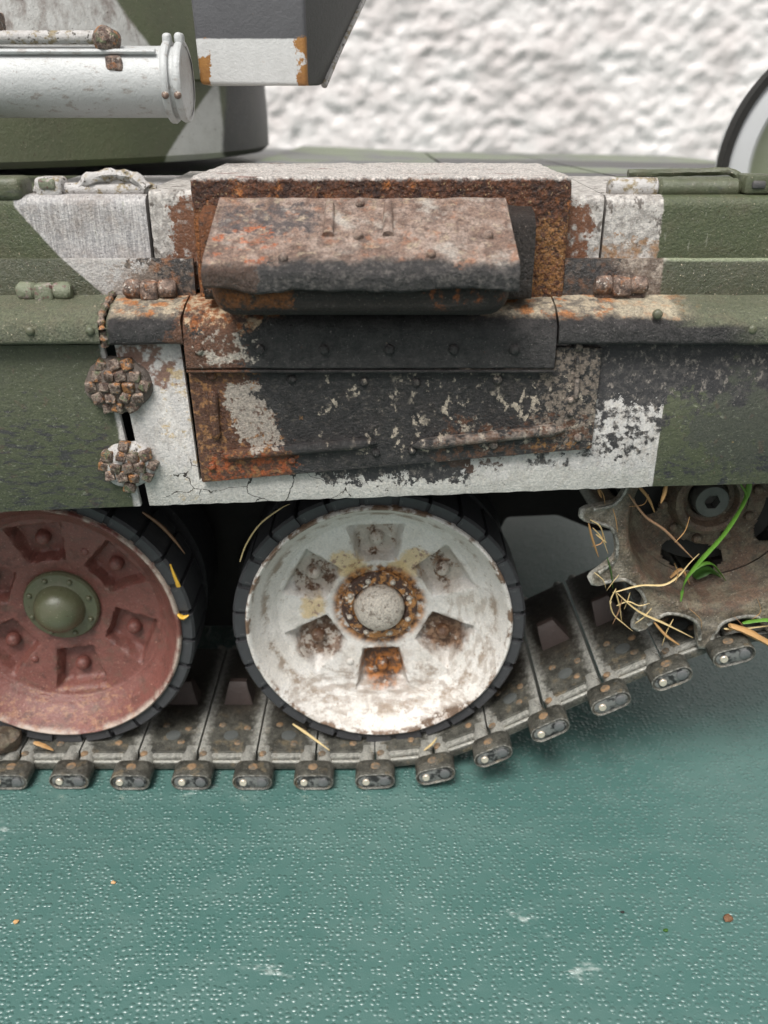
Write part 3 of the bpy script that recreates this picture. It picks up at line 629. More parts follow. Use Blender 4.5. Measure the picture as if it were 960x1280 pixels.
# ---- hinges
def hinge(px, py, mat, s=1.0, lab=None):
    p = at(px, py, Y=-5.0); h = empty('hinge', p, T)
    if lab: tag(h, lab)
    b = bmesh.new(); box(-3.4 * s, 3.4 * s, -.4, .8, -1.9, -.9, .25, 2, b); rough(b, .1, .8, px); fin(b, 'hinge_leaf', mat, h)
    for i, (x0, x1, r_) in enumerate(((-3.5, -1.15, 1.2), (-1.2, 1.2, 1.3), (1.15, 3.5, 1.2))):
        b = xl([(.05, x0 * s), (r_ * .75, x0 * s), (r_, x0 * s + .35), (r_, x1 * s - .35), (r_ * .75, x1 * s), (.05, x1 * s)], 14) if i != 1 else box(x0 * s, x1 * s, -1.25, 1.2, -1.35, 1.1, .45, 3)
        bmesh.ops.subdivide_edges(b, edges=b.edges[:], cuts=1); rough(b, .2, .7, px + i * 3); fin(b, 'hinge_knuckle', mat, h)
    return h
hinge(57, 364, 'ghinge', 1.0, 'chipped green hinge'); hinge(188, 361, 'hinge', .98, 'rusty hinge left of the exhaust'); hinge(776, 356, 'hinge', .98, 'rusty hinge right of the exhaust')

# ---- fender boxes
def fbox(x0, x1, ztop, yf=-2.2, r=1.6, amp=.06, sd=0, yb=26):
    pr = rnd_prof([(yf, 82), (yf - .1, ztop), (yb, ztop + .4), (yb, 82)], [0, r, 0, 0], 6)
    b = prism(pr, x0, x1, 1.2); rough(b, amp, .3, sd); return b
fin(fbox(-150, -30.95, 94.0), 'fender_box', 'box', T)
tag(fin(fbox(-30.55, -24.4, 94.6, -2.0, 1.2, .12, 3), 'fender_box', 'box', T), 'grimy box end left of the exhaust')
tag(fin(fbox(23.9, 28.45, 94.0, -2.6, 1.2, .12, 5, 22), 'fender_box', 'box', T), 'rusted box end right of the exhaust')
rb = fin(fbox(28.85, 95, 93.9, -2.2, 1.6, .06, 7), 'fender_box', 'box', T)
# lid rolls and latches on top of the boxes
def roll(x0, x1, y, z, r, mat, sd, amp=.12):
    b = tube([(x0 + (x1 - x0) * i / 20, y, z) for i in range(21)], [r * (.6 if i in (0, 20) else 1) for i in range(21)], 10); rough(b, amp, .5, sd)
    return fin(b, 'lid_roll', mat, T)
roll(29.6, 36.2, 1.0, 94.7, 1.35, 'pale', 2); roll(36.0, 47.0, 1.0, 94.6, 1.3, 'green', 4); roll(50.5, 95, 1.0, 94.5, 1.3, 'green', 5)
roll(-46, -30, .6, 94.5, .9, 'pale', 6); roll(-150, -47, 1.0, 94.6, 1.1, 'green', 8)
lt = fin(rough(q := box(47, 50.6, -.8, 3, 94, 96.4, .5, 2), .15, .6, 2) or q, 'latch', 'green', T)
fin(box(47.9, 49.7, -1.05, -.2, 94.7, 95.7, .3, 2), 'latch_tongue', 'dgrey', lt)
for p0, p1, r in (((33, 4.5, 96.2), (46.5, 4.2, 96.5), .5), ((46, 4.2, 96.6), (48, 3.4, 95.6), .5)):
    b = tube(spline([p0, tuple((a + c) / 2 + random.uniform(-.2, .3) for a, c in zip(p0, p1)), p1], 6), r, 8); rough(b, .2, .7, 3); fin(b, 'weld_bead', 'green', T)
b = box(-45.5, -41.9, -1.2, 2, 93.6, 96.1, .6, 3); rough(b, .2, .6, 5); la = fin(b, 'latch', 'pale', T)
b = box(-44.8, -42.6, -1.5, 0, 94.6, 96.0, .4, 3); rough(b, .15, .6, 9); fin(b, 'latch_tongue', 'ghinge', la)
b = tube(spline([(-40.5, .6, 94.3), (-38.5, .2, 95.9), (-35, .4, 96.3), (-32.6, .3, 95.9), (-30.9, -.2, 94.6)], 5), [.75 + .12 * math.sin(i * 1.7) for i in range(21)], 8); rough(b, .25, .6, 3); fin(b, 'latch_cable', 'pale', T)
b = box(-150, -46.8, -2.4, 2.5, 93.2, 96.2, .9, 3, step=8); rough(b, .12, .3, 1); fin(b, 'box_lid', 'green', T)

# ---- exhaust: rusty duct box, backing duct, burnt hood, sooty pan
b = box(-24.4, 23.7, -5, 22, 80.9, 96.5, .55, 3, step=.9); rough(b, .22, .55, 3)
xb = tag(fin(b, 'exhaust_box', 'rust', T), 'deeply rusted exhaust box with pale scraped top')
b = prism(rnd_prof([(-4.9, 93.2), (-9.6, 92), (-10.5, 86), (-9.5, 82), (-4.9, 82)], [.6, 1.2, 1.2, 1, .4], 4), -22.8, 18.7, .9); rough(b, .22, .4, 6)
fin(b, 'exhaust_duct', 'pan', T)
def hoodfx(x, y, z):
    t = (x + 21.2) / 37.0
    if z < 87.2 and y < -14: z += .75 * mnoise.noise(Vector((x * .16, 2.2, 0))) + .18 * mnoise.noise(Vector((x * .7, 5, 0))); y += .4 * mnoise.noise(Vector((x * .5, 9, 0)))
    z -= .12 * math.sin(t * math.pi)
    return (x, y, z)
pr = rnd_prof([(-6.0, 94.2), (-17.4, 88.1), (-18.6, 87.0), (-18.2, 84.9), (-17.4, 84.8), (-17.2, 86.5), (-6.0, 92.9)], [.2, 3.2, 1.2, .4, .3, .8, 0], 7)
b = prism(pr, -21.2, 15.8, .5, fx=hoodfx)
for v in b.verts:                            # the left upper corner is cut off
    k = -21.2 + max(0, (v.co.z - 91.2)) * .22
    if v.co.x < k: v.co.x = k
    k2 = 15.8 - max(0, (v.co.z - 92.8)) * .5
    if v.co.x > k2: v.co.x = k2
rough(b, .17, .45, 4)
hood = tag(fin(b, 'exhaust_hood', 'hood', T, 55), 'burnt pinkish brown hood plate with torn black lower lip')
nrm = Vector((0, -6.1, 11.4)).normalized()
def onhood(x, t): return Vector((x, -6.3 - 11.1 * t, 94.2 - 6.1 * t)) + nrm * .08
for x in (-6.7, .5):
    fin(tube([onhood(x, .06 + .55 * i / 8) for i in range(9)], [.3] + [.6] * 7 + [.72], 8, flat=.8), 'rib', 'hood', hood)
hr = (R(-62), 0, 0)
for x, t in ((-3.0, .1), (-3.1, .62), (12.5, .62), (-11.8, .95), (5.5, .9)): rivet(hood, onhood(x, t), .6, .6, 'hood', rot=hr)
for x0 in (-21.0, 15.0):                     # hood cheeks
    b = plate([(0, 0), (1, 0)] , 0, 1, 0) if False else bmesh.new()
    vs = [b.verts.new(p) for p in ((x0, -6, 92.9), (x0, -17.1, 86.9), (x0, -16.8, 85.6), (x0, -9, 85.4), (x0 + .5, -6, 92.9), (x0 + .5, -17.1, 86.9), (x0 + .5, -16.8, 85.6), (x0 + .5, -9, 85.4))]
    b.faces.new(vs[:4]); b.faces.new(vs[4:][::-1])
    for i in range(4): b.faces.new((vs[i], vs[(i + 1) % 4], vs[4 + (i + 1) % 4], vs[4 + i]))
    fin(b, 'hood_cheek', 'pan', hood)
b = bmesh.new(); box(-20.9, 15.3, -16.9, -5.2, 81.3, 87.2, 2.9, 7, b); rough(b, .16, .4, 8); fin(b, 'exhaust_pan', 'pan', T)

# ---- lumps of corroded nuts that tie the two skirt plates
def cluster(px, py, rx, rz, sd, lab):
    c = at(px, py, Y=-9.0); rs = random.Random(sd)
    b = lathe([(1, .2), (.97, -.5), (.8, -1.0), (.45, -1.25), (.01, -1.3)], 28); bmesh.ops.remove_doubles(b, verts=b.verts, dist=.02)
    bmesh.ops.subdivide_edges(b, edges=b.edges[:], cuts=1)
    for v in b.verts: v.co.x *= rx * .97; v.co.z *= rz * .97; v.co.x += v.co.z * .05
    rough(b, .35, .5, sd); o = tag(fin(b, 'nut_cluster', 'clump' if sd == 1 else 'pale', T, loc=c), lab)
    st_ = 1.72; k = 0
    for j in range(-4, 5):
        for i in range(-5, 6):
            x = (i + (.5 if j % 2 else 0)) * st_; z = j * st_ * .84
            if (x / rx) ** 2 + (z / rz) ** 2 > .80: continue
            s_ = rs.uniform(.66, .86)
            b = box(-s_, s_, -.75, .8, -s_ * .95, s_ * .95, s_ * .34, 2); rough(b, .24, .9, rs.uniform(0, 50))
            q = fin(b, 'nut', 'nut', o, loc=(x + rs.uniform(-.16, .16), -1.15 * (1 - .75 * ((x / rx) ** 2 + (z / rz) ** 2)), z + rs.uniform(-.16, .16))); q.rotation_euler = (rs.uniform(-.3, .3), rs.uniform(-.5, .5), rs.uniform(-.3, .3))
cluster(149, 481, 4.7, 4.0, 1, 'upper, darker cluster of corroded nuts on the skirt gap')
cluster(162, 580, 3.9, 3.5, 2, 'lower, paler cluster of corroded nuts on the skirt gap')

# ---- road wheels
def pocket(r, a, off):
    """1 inside one of the six trapezoid pockets"""
    best = 0
    for k in range(6):
        d = (a - R(90 + off + 60 * k) + math.pi) % (2 * math.pi) - math.pi
        if abs(d) > .7: continue
        u = r * math.cos(d); v = abs(r * math.sin(d))
        hw = 3.0 + (u - 9.2) * .2
        e = min(u - 9.0, 15.8 - u, (hw - v))
        best = max(best, min(1, max(0, e / .95 + .5)))
    return best * best * (3 - 2 * best)
def wheel(cx, cz, mat, hubmat, off, lab, amp, y0=0.):
    b = bmesh.new(); n = 240
    rs = [(21.95, 4), (21.95, .3), (21.8, .05), (21.6, -.05), (21.35, .1), (21.1, .6), (20.2, 2.2), (19.2, 3.7), (18.4, 4.6), (18.0, 4.75), (17.8, 5.15), (17.6, 5.2), (17.45, 5.45)]
    r = 17.2
    while r > 6.2: rs.append((r, 5.6 + (17.2 - r) * .22)); r -= .34
    rs += [(5.8, 8.2), (.6, 8.3)]
    rows = []
    for i in range(n):
        a = 2 * math.pi * i / n; row = []
        for rr, y in rs:
            if rr < 17: y += 2.6 * pocket(rr, a, off)
            q = Vector((rr * math.cos(a), y, rr * math.sin(a))); y += amp * mnoise.noise(q * .6)
            rr2 = rr + (amp * .5 * mnoise.noise(q * .5 + Vector((5, 5, 5))) if rr > 17 else 0)
            row.append(b.verts.new((rr2 * math.cos(a), y, rr2 * math.sin(a))))
        rows.append(row)
    for i in range(n):
        for k in range(len(rs) - 1): b.faces.new((rows[i][k], rows[(i + 1) % n][k], rows[(i + 1) % n][k + 1], rows[i][k + 1]))
    bmesh.ops.contextual_create(b, geom=[rows[i][-1] for i in range(n)])
    w_ = tag(fin(b, 'road_wheel', mat, T, 50, loc=(cx, y0, cz)), lab)
    # tyre: carcass and separate tread blocks
    fin(lathe([(21.6, 1.2), (23.4, 1.1), (23.45, 10.6), (21.6, 10.6)], 96, closed=True), 'tyre', 'rubber', w_)
    nb = 28; bm_ = bmesh.new(); da = 2 * math.pi / nb; g_ = .019
    for k in range(5):
        a = -da / 2 + g_ + (da - 2 * g_) * k / 4
        for rr, y in ((21.9, .75), (23.7, .5), (24.1, .95), (24.1, 10.7), (21.9, 10.8)): bm_.verts.new((rr * math.cos(a), y, rr * math.sin(a)))
    bm_.verts.ensure_lookup_table(); V = bm_.verts
    for k in range(4):
        for j in range(5): V_ = (V[k * 5 + j], V[k * 5 + (j + 1) % 5], V[(k + 1) * 5 + (j + 1) % 5], V[(k + 1) * 5 + j]); bm_.faces.new(V_)
    bm_.faces.new([V[j] for j in range(5)]); bm_.faces.new([V[20 + j] for j in range(5)][::-1])
    first = fin(bm_, 'tread_block', 'rubber', w_, 30); me = first.data
    for k in range(1, nb): link(me, 'tread_block', w_, rot=(0, -da * k - random.uniform(-.008, .008), 0))
    # hub cap with ring and small bolts
    hub = fin(lathe([(6.5, 9.3), (6.5, 7.3), (6.2, 6.9), (4.6, 6.6), (4.4, 6.5), (4.2, 5.6), (3.7, 4.5), (2.9, 3.6), (1.9, 3.05), (1.0, 2.8), (.05, 2.7)] if hubmat == 'olive' else [(6.5, 9.3), (6.5, 7.2), (6.2, 6.8), (4.7, 6.6), (4.4, 7.1), (4.15, 6.0), (3.6, 5.0), (2.7, 4.3), (1.4, 3.95), (.05, 3.9)], 48), 'hub_cap', hubmat, w_, 35)
    for k in range(8):
        a = R(20 + 45 * k); rivet(w_, (5.4 * math.cos(a), 6.75, 5.4 * math.sin(a)), .5, .5, hubmat, 'hub_bolt')
    for k in range(6):
        a = R(90 + off + 60 * k); rivet(w_, (12.6 * math.cos(a), 8.75, 12.6 * math.sin(a)), 1.3, 1.5, mat, 'wheel_bolt')
    for a in ((62, 240) if hubmat == 'olive' else (245,)):
        a = R(a); rivet(w_, (12.2 * math.cos(a), 6.75, 12.2 * math.sin(a)), .7, .45, mat, 'wheel_stud')
    return w_
WZ = 26.7
ww = wheel(-.8, WZ, 'wwheel', 'whub', 2, 'white road wheel with rusted pockets', .16)
MAT['_wtc'].object = ww
rw = wheel(-55.3, WZ, 'rwheel', 'olive', 7, 'red primer road wheel with olive hub cap', .07)
def dup(root, loc):
    r = root.copy(); C.objects.link(r); r.location = Vector(loc) * MM
    for ch in root.children:
        c = ch.copy(); C.objects.link(c); c.parent = r
    return r
tag(dup(rw, (-109.8, 0, WZ)), 'red primer road wheel farthest left')
for x in (-.8, -55.3, -109.8):               # inner twin of each wheel
    o = fin(lathe([(4, 17), (20, 16), (23.5, 15.6), (23.5, 26), (20, 26), (4, 25)], 80, closed=True), 'inner_wheel', 'rubber', T, loc=(x, 0, WZ))
    fin(lathe([(3.9, 8.5), (3.9, 30)], 20), 'axle', 'black', o)

# ---- track: pads, end connectors over each joint, pins, guide horns
J = [(-11.8 - 10.25 * k, 1.75) for k in range(13, 0, -1)] + [(-11.8, 1.75), (-1.5, 1.85), (8.6, 3.1), (18.0, 7.3), (27.0, 12.5), (36.3, 17.8), (45.4, 22.6), (54.4, 26.9), (64.6, 28.6), (74, 33), (79, 42), (79, 53), (74, 62)]
pad = bmesh.new()
ppr = [(-1.9, 1.15), (-2.1, .15), (-3.6, .0), (-3.75, -1.2), (30, -1.2), (30, 1.15)]
prism(rnd_prof(ppr, [.2, .1, .25, .3, .3, .3], 2), -4.95, 4.95, 1.5, pad)
for x in (-3.6, 3.6):                        # hollow pin barrels at both ends of the pad
    tube([(x, -4.7, .0), (x, -.4, .0), (x, .5, .0)], [1.3, 1.3, .6], 12, pad)
    tube([(x, 29, .0), (x, 31.5, -.1)], .9, 10, pad)
box(-2.6, 2.6, -2.75, -1.7, .1, .85, .14, 2, pad)
box(-3.9, 3.9, -3.45, -2.9, -.1, .22, .08, 1, pad)
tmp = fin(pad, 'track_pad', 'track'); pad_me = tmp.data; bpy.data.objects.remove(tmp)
def stadium(L_, r, y0, y1, bev=.28):
    pts = []
    for sx in (1, -1):
        for k in range(9):
            a = R(-90 + 180 * k / 8) if sx > 0 else R(90 + 180 * k / 8); pts.append((sx * L_ + r * math.cos(a), r * math.sin(a)))
    return plate(pts, y0, y1, bev)
c_ = stadium(1.75, 1.64, -8.3, -4.5, .22)
ff = max((f for f in c_.faces if f.normal.y < -.9), key=lambda f: f.calc_area()); r_ = bmesh.ops.inset_region(c_, faces=[ff], thickness=.22, depth=0)
for v in ff.verts: v.co.y += .25
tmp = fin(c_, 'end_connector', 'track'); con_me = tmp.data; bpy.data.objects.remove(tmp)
f_ = stadium(1.7, 1.12, -8.12, -7.9, .05); tmp = fin(f_, 'connector_face', 'cface'); face_me = tmp.data; bpy.data.objects.remove(tmp)
def disc_me(nm, r, h, mat):
    tmp = fin(lathe([(r, .3), (r, -h * .7), (r * .85, -h), (.02, -h)], 16), nm, mat); me = tmp.data; bpy.data.objects.remove(tmp); return me
pin_b, pin_s, ring_me = disc_me('pin', .62, .3, 'brass'), disc_me('pin', .85, .28, 'steelpin'), disc_me('stud', .8, .18, 'stud')
oval_me, dot_me = disc_me('stud', 1.3, .12, 'gstud'), disc_me('stud', .62, .22, 'stud')
hb = bmesh.new()
prism([(11.2, 1.0), (14.8, 1.0), (14.3, 4.4), (13.5, 5.4), (12.5, 5.4), (11.7, 4.4)], -2.7, 2.7, 7, hb, fx=lambda x, y, z: (x * (1 - .13 * max(0, z - 2)), y, z))
tmp = fin(hb, 'guide_horn', 'horn'); horn_me = tmp.data; bpy.data.objects.remove(tmp)
UP = (R(-90), 0, 0)                          # turns a -Y head to face up
for i in range(len(J) - 1):
    a = Vector((J[i][0], 0, J[i][1])); c = Vector((J[i + 1][0], 0, J[i + 1][1])); m = (a + c) / 2; ang = math.atan2(c.z - a.z, c.x - a.x)
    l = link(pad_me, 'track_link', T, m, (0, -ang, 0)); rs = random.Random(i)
    link(horn_me, 'guide_horn', l, (0, 0, 0))
    link(oval_me, 'stud', l, (0, 2.4, 1.16), UP)
    for x, y in ((-1.9, 5.2), (2.3, 4.4), (1.5, .3)): link(dot_me, 'stud', l, (x + rs.uniform(-.4, .4), y + rs.uniform(-.4, .4), 1.1), UP)
    link(dot_me, 'stud', l, (-4.0, -2.6, 1.25), UP)
for i in range(1, len(J) - 1):
    p, q, s_ = J[i - 1], J[i], J[i + 1]; ang = math.atan2(s_[1] - p[1], s_[0] - p[0])
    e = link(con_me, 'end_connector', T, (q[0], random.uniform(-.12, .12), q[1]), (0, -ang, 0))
    link(face_me, 'connector_face', e)
    link(pin_b, 'pin', e, (-1.6 + random.uniform(-.1, .1), -8.12, 0)); link(pin_s, 'pin', e, (1.6, -8.12, 0))
    link(ring_me, 'stud', e, (random.uniform(-.2, .2), -6.2, 1.56), UP)

# ---- drive sprocket
SX, SZ = 51.9, 48.6; NT = 12
def sprocket():
    outl = []; N = 12
    for k in range(NT):
        a0 = R(-92.3 + 30 * k)
        for da, r in ((-12.5, 17.6), (-9.4, 17.8), (-6.9, 18.4), (-5.0, 20.0), (-3.0, 22.2), (-1.5, 22.9), (1.5, 22.9), (3.0, 22.2), (5.0, 20.0), (6.9, 18.4), (9.4, 17.8), (12.5, 17.6)):
            a = a0 + R(da); outl.append((a, r))
    b = bmesh.new(); yF, yB = -4.6, -3.55; rings = []
    n = len(outl)
    for ins, y in ((0, yB), (0, yF + .28), (.3, yF), (1.0, yF + .02)):
        rings.append([b.verts.new(((r - ins) * math.cos(a), y, (r - ins) * math.sin(a))) for a, r in outl])
    for rr, y in ((16.0, yF), (15.5, yF + .25), (15.0, yF + 1.6), (14.8, -.5), (14.3, 1.4), (13.2, 2.5)):
        rings.append([b.verts.new((rr * math.cos(a), y, rr * math.sin(a))) for a, r in outl])
    def lobe(r, a):       # 1 inside one of five kidney holes
        e = 0
        for k in range(4):
            d = (a - R(-103 + 90 * k) + math.pi) % (2 * math.pi) - math.pi
            e = max(e, 1 - (abs(d * 10.4 / 5.2) ** 2.4 + abs((r - 10.4) / 2.5) ** 2.4))
        return e
    for f in ((rings[i], rings[i + 1]) for i in range(len(rings) - 1)):
        for k in range(n): b.faces.new((f[0][k], f[0][(k + 1) % n], f[1][(k + 1) % n], f[1][k]))
    back = [b.verts.new((15.6 * math.cos(a), yB, 15.6 * math.sin(a))) for a, r in outl]
    for k in range(n): b.faces.new((rings[0][k], back[k], back[(k + 1) % n], rings[0][(k + 1) % n]))
    # web with kidney holes, as a fine polar grid minus the holes
    rad = [13.2 - .35 * i for i in range(24)]; m = 240; G = []
    for r in rad:
        G.append([b.verts.new((r * math.cos(2 * math.pi * i / m), 2.5 + .5 * math.sin((13.2 - r) / 8 * math.pi) + max(0, .9 * (lobe(r, 2 * math.pi * i / m) + .35)), r * math.sin(2 * math.pi * i / m))) for i in range(m)])
    for j in range(len(rad) - 1):
        for i in range(m):
            a = 2 * math.pi * (i + .5) / m; r = (rad[j] + rad[j + 1]) / 2
            if lobe(r, a) > 0: continue
            b.faces.new((G[j][i], G[j][(i + 1) % m], G[j + 1][(i + 1) % m], G[j + 1][i]))
    for v in [v for v in b.verts if not v.link_faces]: b.verts.remove(v)
    rough(b, .06, .5, 4)
    return b
sp = fin(sprocket(), 'drive_sprocket', 'mud', T, 45, loc=(SX, 0, SZ))
fin(lathe([(6.4, 3.4), (6.0, 1.8), (5.5, .6), (4.9, .3), (4.3, .6), (3.9, 2.0), (3.2, 2.4), (3.1, 3.9), (.05, 3.9)], 40, c=(-1.5, .7)), 'hub_boss', 'mud', sp)
lip = []
for k in range(NT):
    a0 = R(-92.3 + 30 * k + 15)
    for da, r_ in ((-12.4, 21.0), (-11.0, 19.5), (-9.0, 18.2), (-6, 17.6), (-2, 17.3), (2, 17.3), (6, 17.6), (9.0, 18.2), (11.0, 19.5), (12.4, 21.0)):
        lip.append((r_, a0 + R(da), k))
for k in range(NT):
    P_ = [Vector((r_ * math.cos(a), -4.62, r_ * math.sin(a))) for r_, a, kk in lip if kk == k]
    b = tube(spline(P_, 3), .3, 8); rough(b, .07, .9, k); fin(b, 'rim_bead', 'track', sp)
hx = []
b = lathe([(2.75, 3), (2.75, .9), (2.5, .45), (1.45, .4)], 36)
hexr = [1.25 / max(abs(math.cos((2 * math.pi * i / 36) % (math.pi / 3) - math.pi / 6)), .01) * .87 for i in range(36)]
R1 = [b.verts.new((hexr[i] * math.cos(2 * math.pi * i / 36), .45, hexr[i] * math.sin(2 * math.pi * i / 36))) for i in range(36)]
R2 = [b.verts.new((hexr[i] * math.cos(2 * math.pi * i / 36), 2.4, hexr[i] * math.sin(2 * math.pi * i / 36))) for i in range(36)]
outer = [v for v in b.verts if abs(v.co.y - .4) < 1e-4]
for i in range(36):
    j = (i + 1) % 36; b.faces.new((outer[i], outer[j], R1[j], R1[i])); b.faces.new((R1[i], R1[j], R2[j], R2[i]))
b.faces.new(R2); bmesh.ops.translate(b, vec=(-1.5, 0, .7), verts=b.verts); fin(b, 'socket_bolt', 'bolt', sp, 30)
for k in range(10):
    a = R(36 * k + 10); rivet(sp, (7.3 * math.cos(a) - 1.0, 2.7, 7.3 * math.sin(a) + .5), .8, .6, 'mud', 'sprocket_bolt')
fin(lathe([(12, 6), (12.6, 14), (12, 30), (3, 30), (3, 6)], 40, closed=True), 'final_drive', 'black', sp)
# second toothed ring, deeper in
o2 = fin(lathe([(13.5, 26), (18, 26), (18, 27), (13.5, 27)], 48, closed=True), 'sprocket_ring', 'mud', sp)

# ---- engine deck plates behind the exhaust
dk = fin(plate([(-150, 80), (92, 80), (92, 87.2), (40, 90), (-150, 93)], 26, 186, .3), 'deck', 'deck', T)
def dz(x, y): return 94.6 - .016 * (x + 20) - .022 * (y - 20) * (1 if x > 0 else .7)
for j, (y0, y1) in enumerate(((27, 52), (53, 82), (83, 116), (117, 150), (151, 184))):
    for (x0, x1) in ((-26, 12), (12.8, 40), (40.8, 91)):
        b = bmesh.new(); vs = []
        for x, y in ((x0, y0), (x1, y0), (x1, y1), (x0, y1)):
            vs.append((b.verts.new((x, y, dz(x, y))), b.verts.new((x, y, dz(x, y) - 4))))
        b.faces.new([v[0] for v in vs]); b.faces.new([v[1] for v in vs][::-1])
        for k in range(4): b.faces.new((vs[k][0], vs[(k + 1) % 4][0], vs[(k + 1) % 4][1], vs[k][1]))
        fin(b, 'deck_plate', ('deck', 'dgrey')[(j == 0 and x0 > 10) or (j == 2 and x0 > 10)], dk)
# ---- turret
b = bmesh.new(); n = 120; rows = []
for z, rr in ((94.2, 68.6), (95.4, 70.0), (103, 70.0), (108.6, 69.7), (109.0, 70.4), (118, 69.6), (134, 66), (140, 60), (144, 40)):
    rows.append([b.verts.new((-98 + rr * math.cos(2 * math.pi * i / n), 105 + rr * math.sin(2 * math.pi * i / n), z)) for i in range(n)])
for j in range(len(rows) - 1):
    for i in range(n): b.faces.new((rows[j][i], rows[j][(i + 1) % n], rows[j + 1][(i + 1) % n], rows[j + 1][i]))
b.faces.new(rows[-1]); b.faces.new(rows[0][::-1]); fin(b, 'turret', 'turret', T, 30)
# pale storage tube with clamp and rod
TY, TZ = 12., 107.4; TR = 4.45
tx = at(206, 105, Y=TY - 4).x
tb = fin(xl([(.05, -140), (TR, -140), (TR, tx - 1), (TR, tx + 2.2), (.05, tx + 2.2)]), 'storage_tube', 'tube', T, loc=(0, TY, TZ))
for dx, rr in ((.1, 5.2), (1.75, 5.1)):
    b = xl([(TR - .1, tx + dx - .55), (rr - .2, tx + dx - .5), (rr, tx + dx - .2), (rr, tx + dx + .25), (rr - .2, tx + dx + .5), (TR - .1, tx + dx + .55)]); rough(b, .12, .5, dx); ck = fin(b, 'clamp_ring', 'tube', tb)
    rivet(tb, (tx + dx, -4.75, -1.6), .5, .5, 'hinge', 'clamp_bolt')
    b = box(tx + dx - .6, tx + dx + .6, -1.5, .3, 4.3, 6.0, .5, 3); rough(b, .12, .6, 3); fin(b, 'clamp_lug', 'tube', tb)
fin(tube([(-140, -2.4, 5.3), (tx - 9, -2.4, 5.3)], .85, 10), 'tube_rod', 'pale', tb)
fin(tube([(-140, -3.4, 3.6), (tx - 1, -3.4, 3.6)], .35, 8), 'tube_seam', 'tube', tb)
b = lathe([(1.6, .8), (1.7, -.6), (1.1, -1.3), (.05, -1.5)], 18); rough(b, .35, .7, 4); kn = fin(b, 'rod_knuckle', 'nut', tb, loc=(tx - 7.4, -2.6, 5.0))
b = box(tx - 7.6, tx - 5.4, -4.5, -3, 1.2, 3.2, .5, 3); rough(b, .35, .8, 3); fin(b, 'rust_lump', 'hinge', tb)
b = box(-54.5, -51.0, -2, 1, 6.2, 8.4, .4, 2); rough(b, .15, .5, 2); fin(b, 'bracket', 'hinge', tb)
# stowage box hung on the turret side
b = bmesh.new()
f = [(-26.0, 15.5, 107.2), (-10.9, 15.5, 107.0), (-10.9, 15.5, 130), (-26.8, 15.5, 130)]
k = [(-25.5, 19, 107.0), (-9.2, 24, 107.2), (1.5, 50, 130), (-26.5, 40, 130)]
F_ = [b.verts.new(p) for p in f]; K_ = [b.verts.new(p) for p in k]
b.faces.new(F_); b.faces.new(K_[::-1])
for i in range(4): b.faces.new((F_[i], F_[(i + 1) % 4], K_[(i + 1) % 4], K_[i]))
bmesh.ops.recalc_face_normals(b, faces=b.faces); bmesh.ops.bevel(b, geom=b.edges[:], offset=.5, segments=3, affect='EDGES', profile=.5)
st = fin(b, 'stowage_box', 'stow', T)
fin(tube([(-9.0, 24.2, 107.2), (-7, 29.5, 112), (1.6, 50.2, 130)], .5, 8), 'box_edging', 'pale', st)
# ---- fuel drum at the rear, end on
DX, DZ, DR = 90.5, 93., 25.5
dr = fin(lathe([(.05, 59.2), (15, 59.2), (16.5, 59.8), (19, 59.6), (20.5, 58.9), (22.6, 59.4), (DR - 1.1, 60.2), (DR - 1.8, 68), (DR - 6, 70), (.05, 70)], 72), 'fuel_drum', 'drum', T, 35, loc=(DX, 0, DZ))
fin(lathe([(DR - 1.3, 59.0), (DR, 58.8), (DR, 62), (DR - 1.3, 62)], 72, closed=True), 'drum_rim', 'black', dr)
fin(box(DX - 14, DX + 14, 60, 70, 69, 72, .6, 2), 'drum_cradle', 'black', T)

# ================================================================== VEGETATION CAUGHT IN THE RUNNING GEAR
def blade(name, pts, wpx, mat, label, cat, Y=-5.6, ys=None, flat=.28, group=None):
    P = [at(px, py, Y=(ys[i] if ys else Y)) for i, (px, py) in enumerate(pts)]
    base = P[0].copy(); P = spline(P, 7); n_ = len(P); wd = wpx / 8.6 / 2
    rs = [wd * (.55 + .45 * math.sin(min(1, i / (n_ * .35)) * math.pi / 2)) * (1 if i < n_ * .55 else 1 - .85 * (i - n_ * .55) / (n_ * .45)) * random.uniform(.88, 1.1) for i in range(n_)]
    b = tube([p - base for p in P], rs, 8, flat=flat)
    return tag(fin(b, name, mat, loc=base), label, cat, group)
blade('grass_blade', [(938, 600), (930, 628), (905, 668), (872, 705), (856, 728), (851, 752)], 10, 'grass', 'long bright green blade lying across the sprocket face', 'grass blade', ys=[-5, -5.2, -5.2, -5.2, -5.2, -5.1])
blade('grass_blade', [(858, 722), (872, 708), (888, 704), (900, 716), (907, 726)], 9, 'grass', 'green blade arching over the oval hole of the sprocket', 'grass blade', ys=[-1, -.6, -.2, .6, 1.2])
blade('leaf', [(868, 722), (885, 712), (902, 722)], 22, 'dark_leaf', 'dark green leaf tucked inside the sprocket hole', 'leaf', ys=[1.6, 2.2, 2.6], flat=.3)
blade('grass_blade', [(922, 600), (930, 612), (934, 622)], 8, 'grass', 'short green tip poking out below the skirt above the sprocket', 'grass blade', Y=-6)
blade('grass_blade', [(928, 779), (945, 776), (962, 775), (980, 777)], 9, 'grass', 'green blade under the sprocket at the right edge', 'grass blade', Y=-5.4)
blade('grass_blade', [(300, 702), (308, 680), (325, 655), (350, 636), (362, 630)], 4, 'straw', 'thin pale green blade along the top left of the white wheel', 'grass blade', Y=-.6, flat=.6)
blade('straw', [(766, 741), (800, 732), (830, 731), (848, 720), (862, 704), (874, 692)], 4.5, 'straw', 'cream root curling over the sprocket towards the green blade', 'dry grass', Y=-5.1, flat=.4)
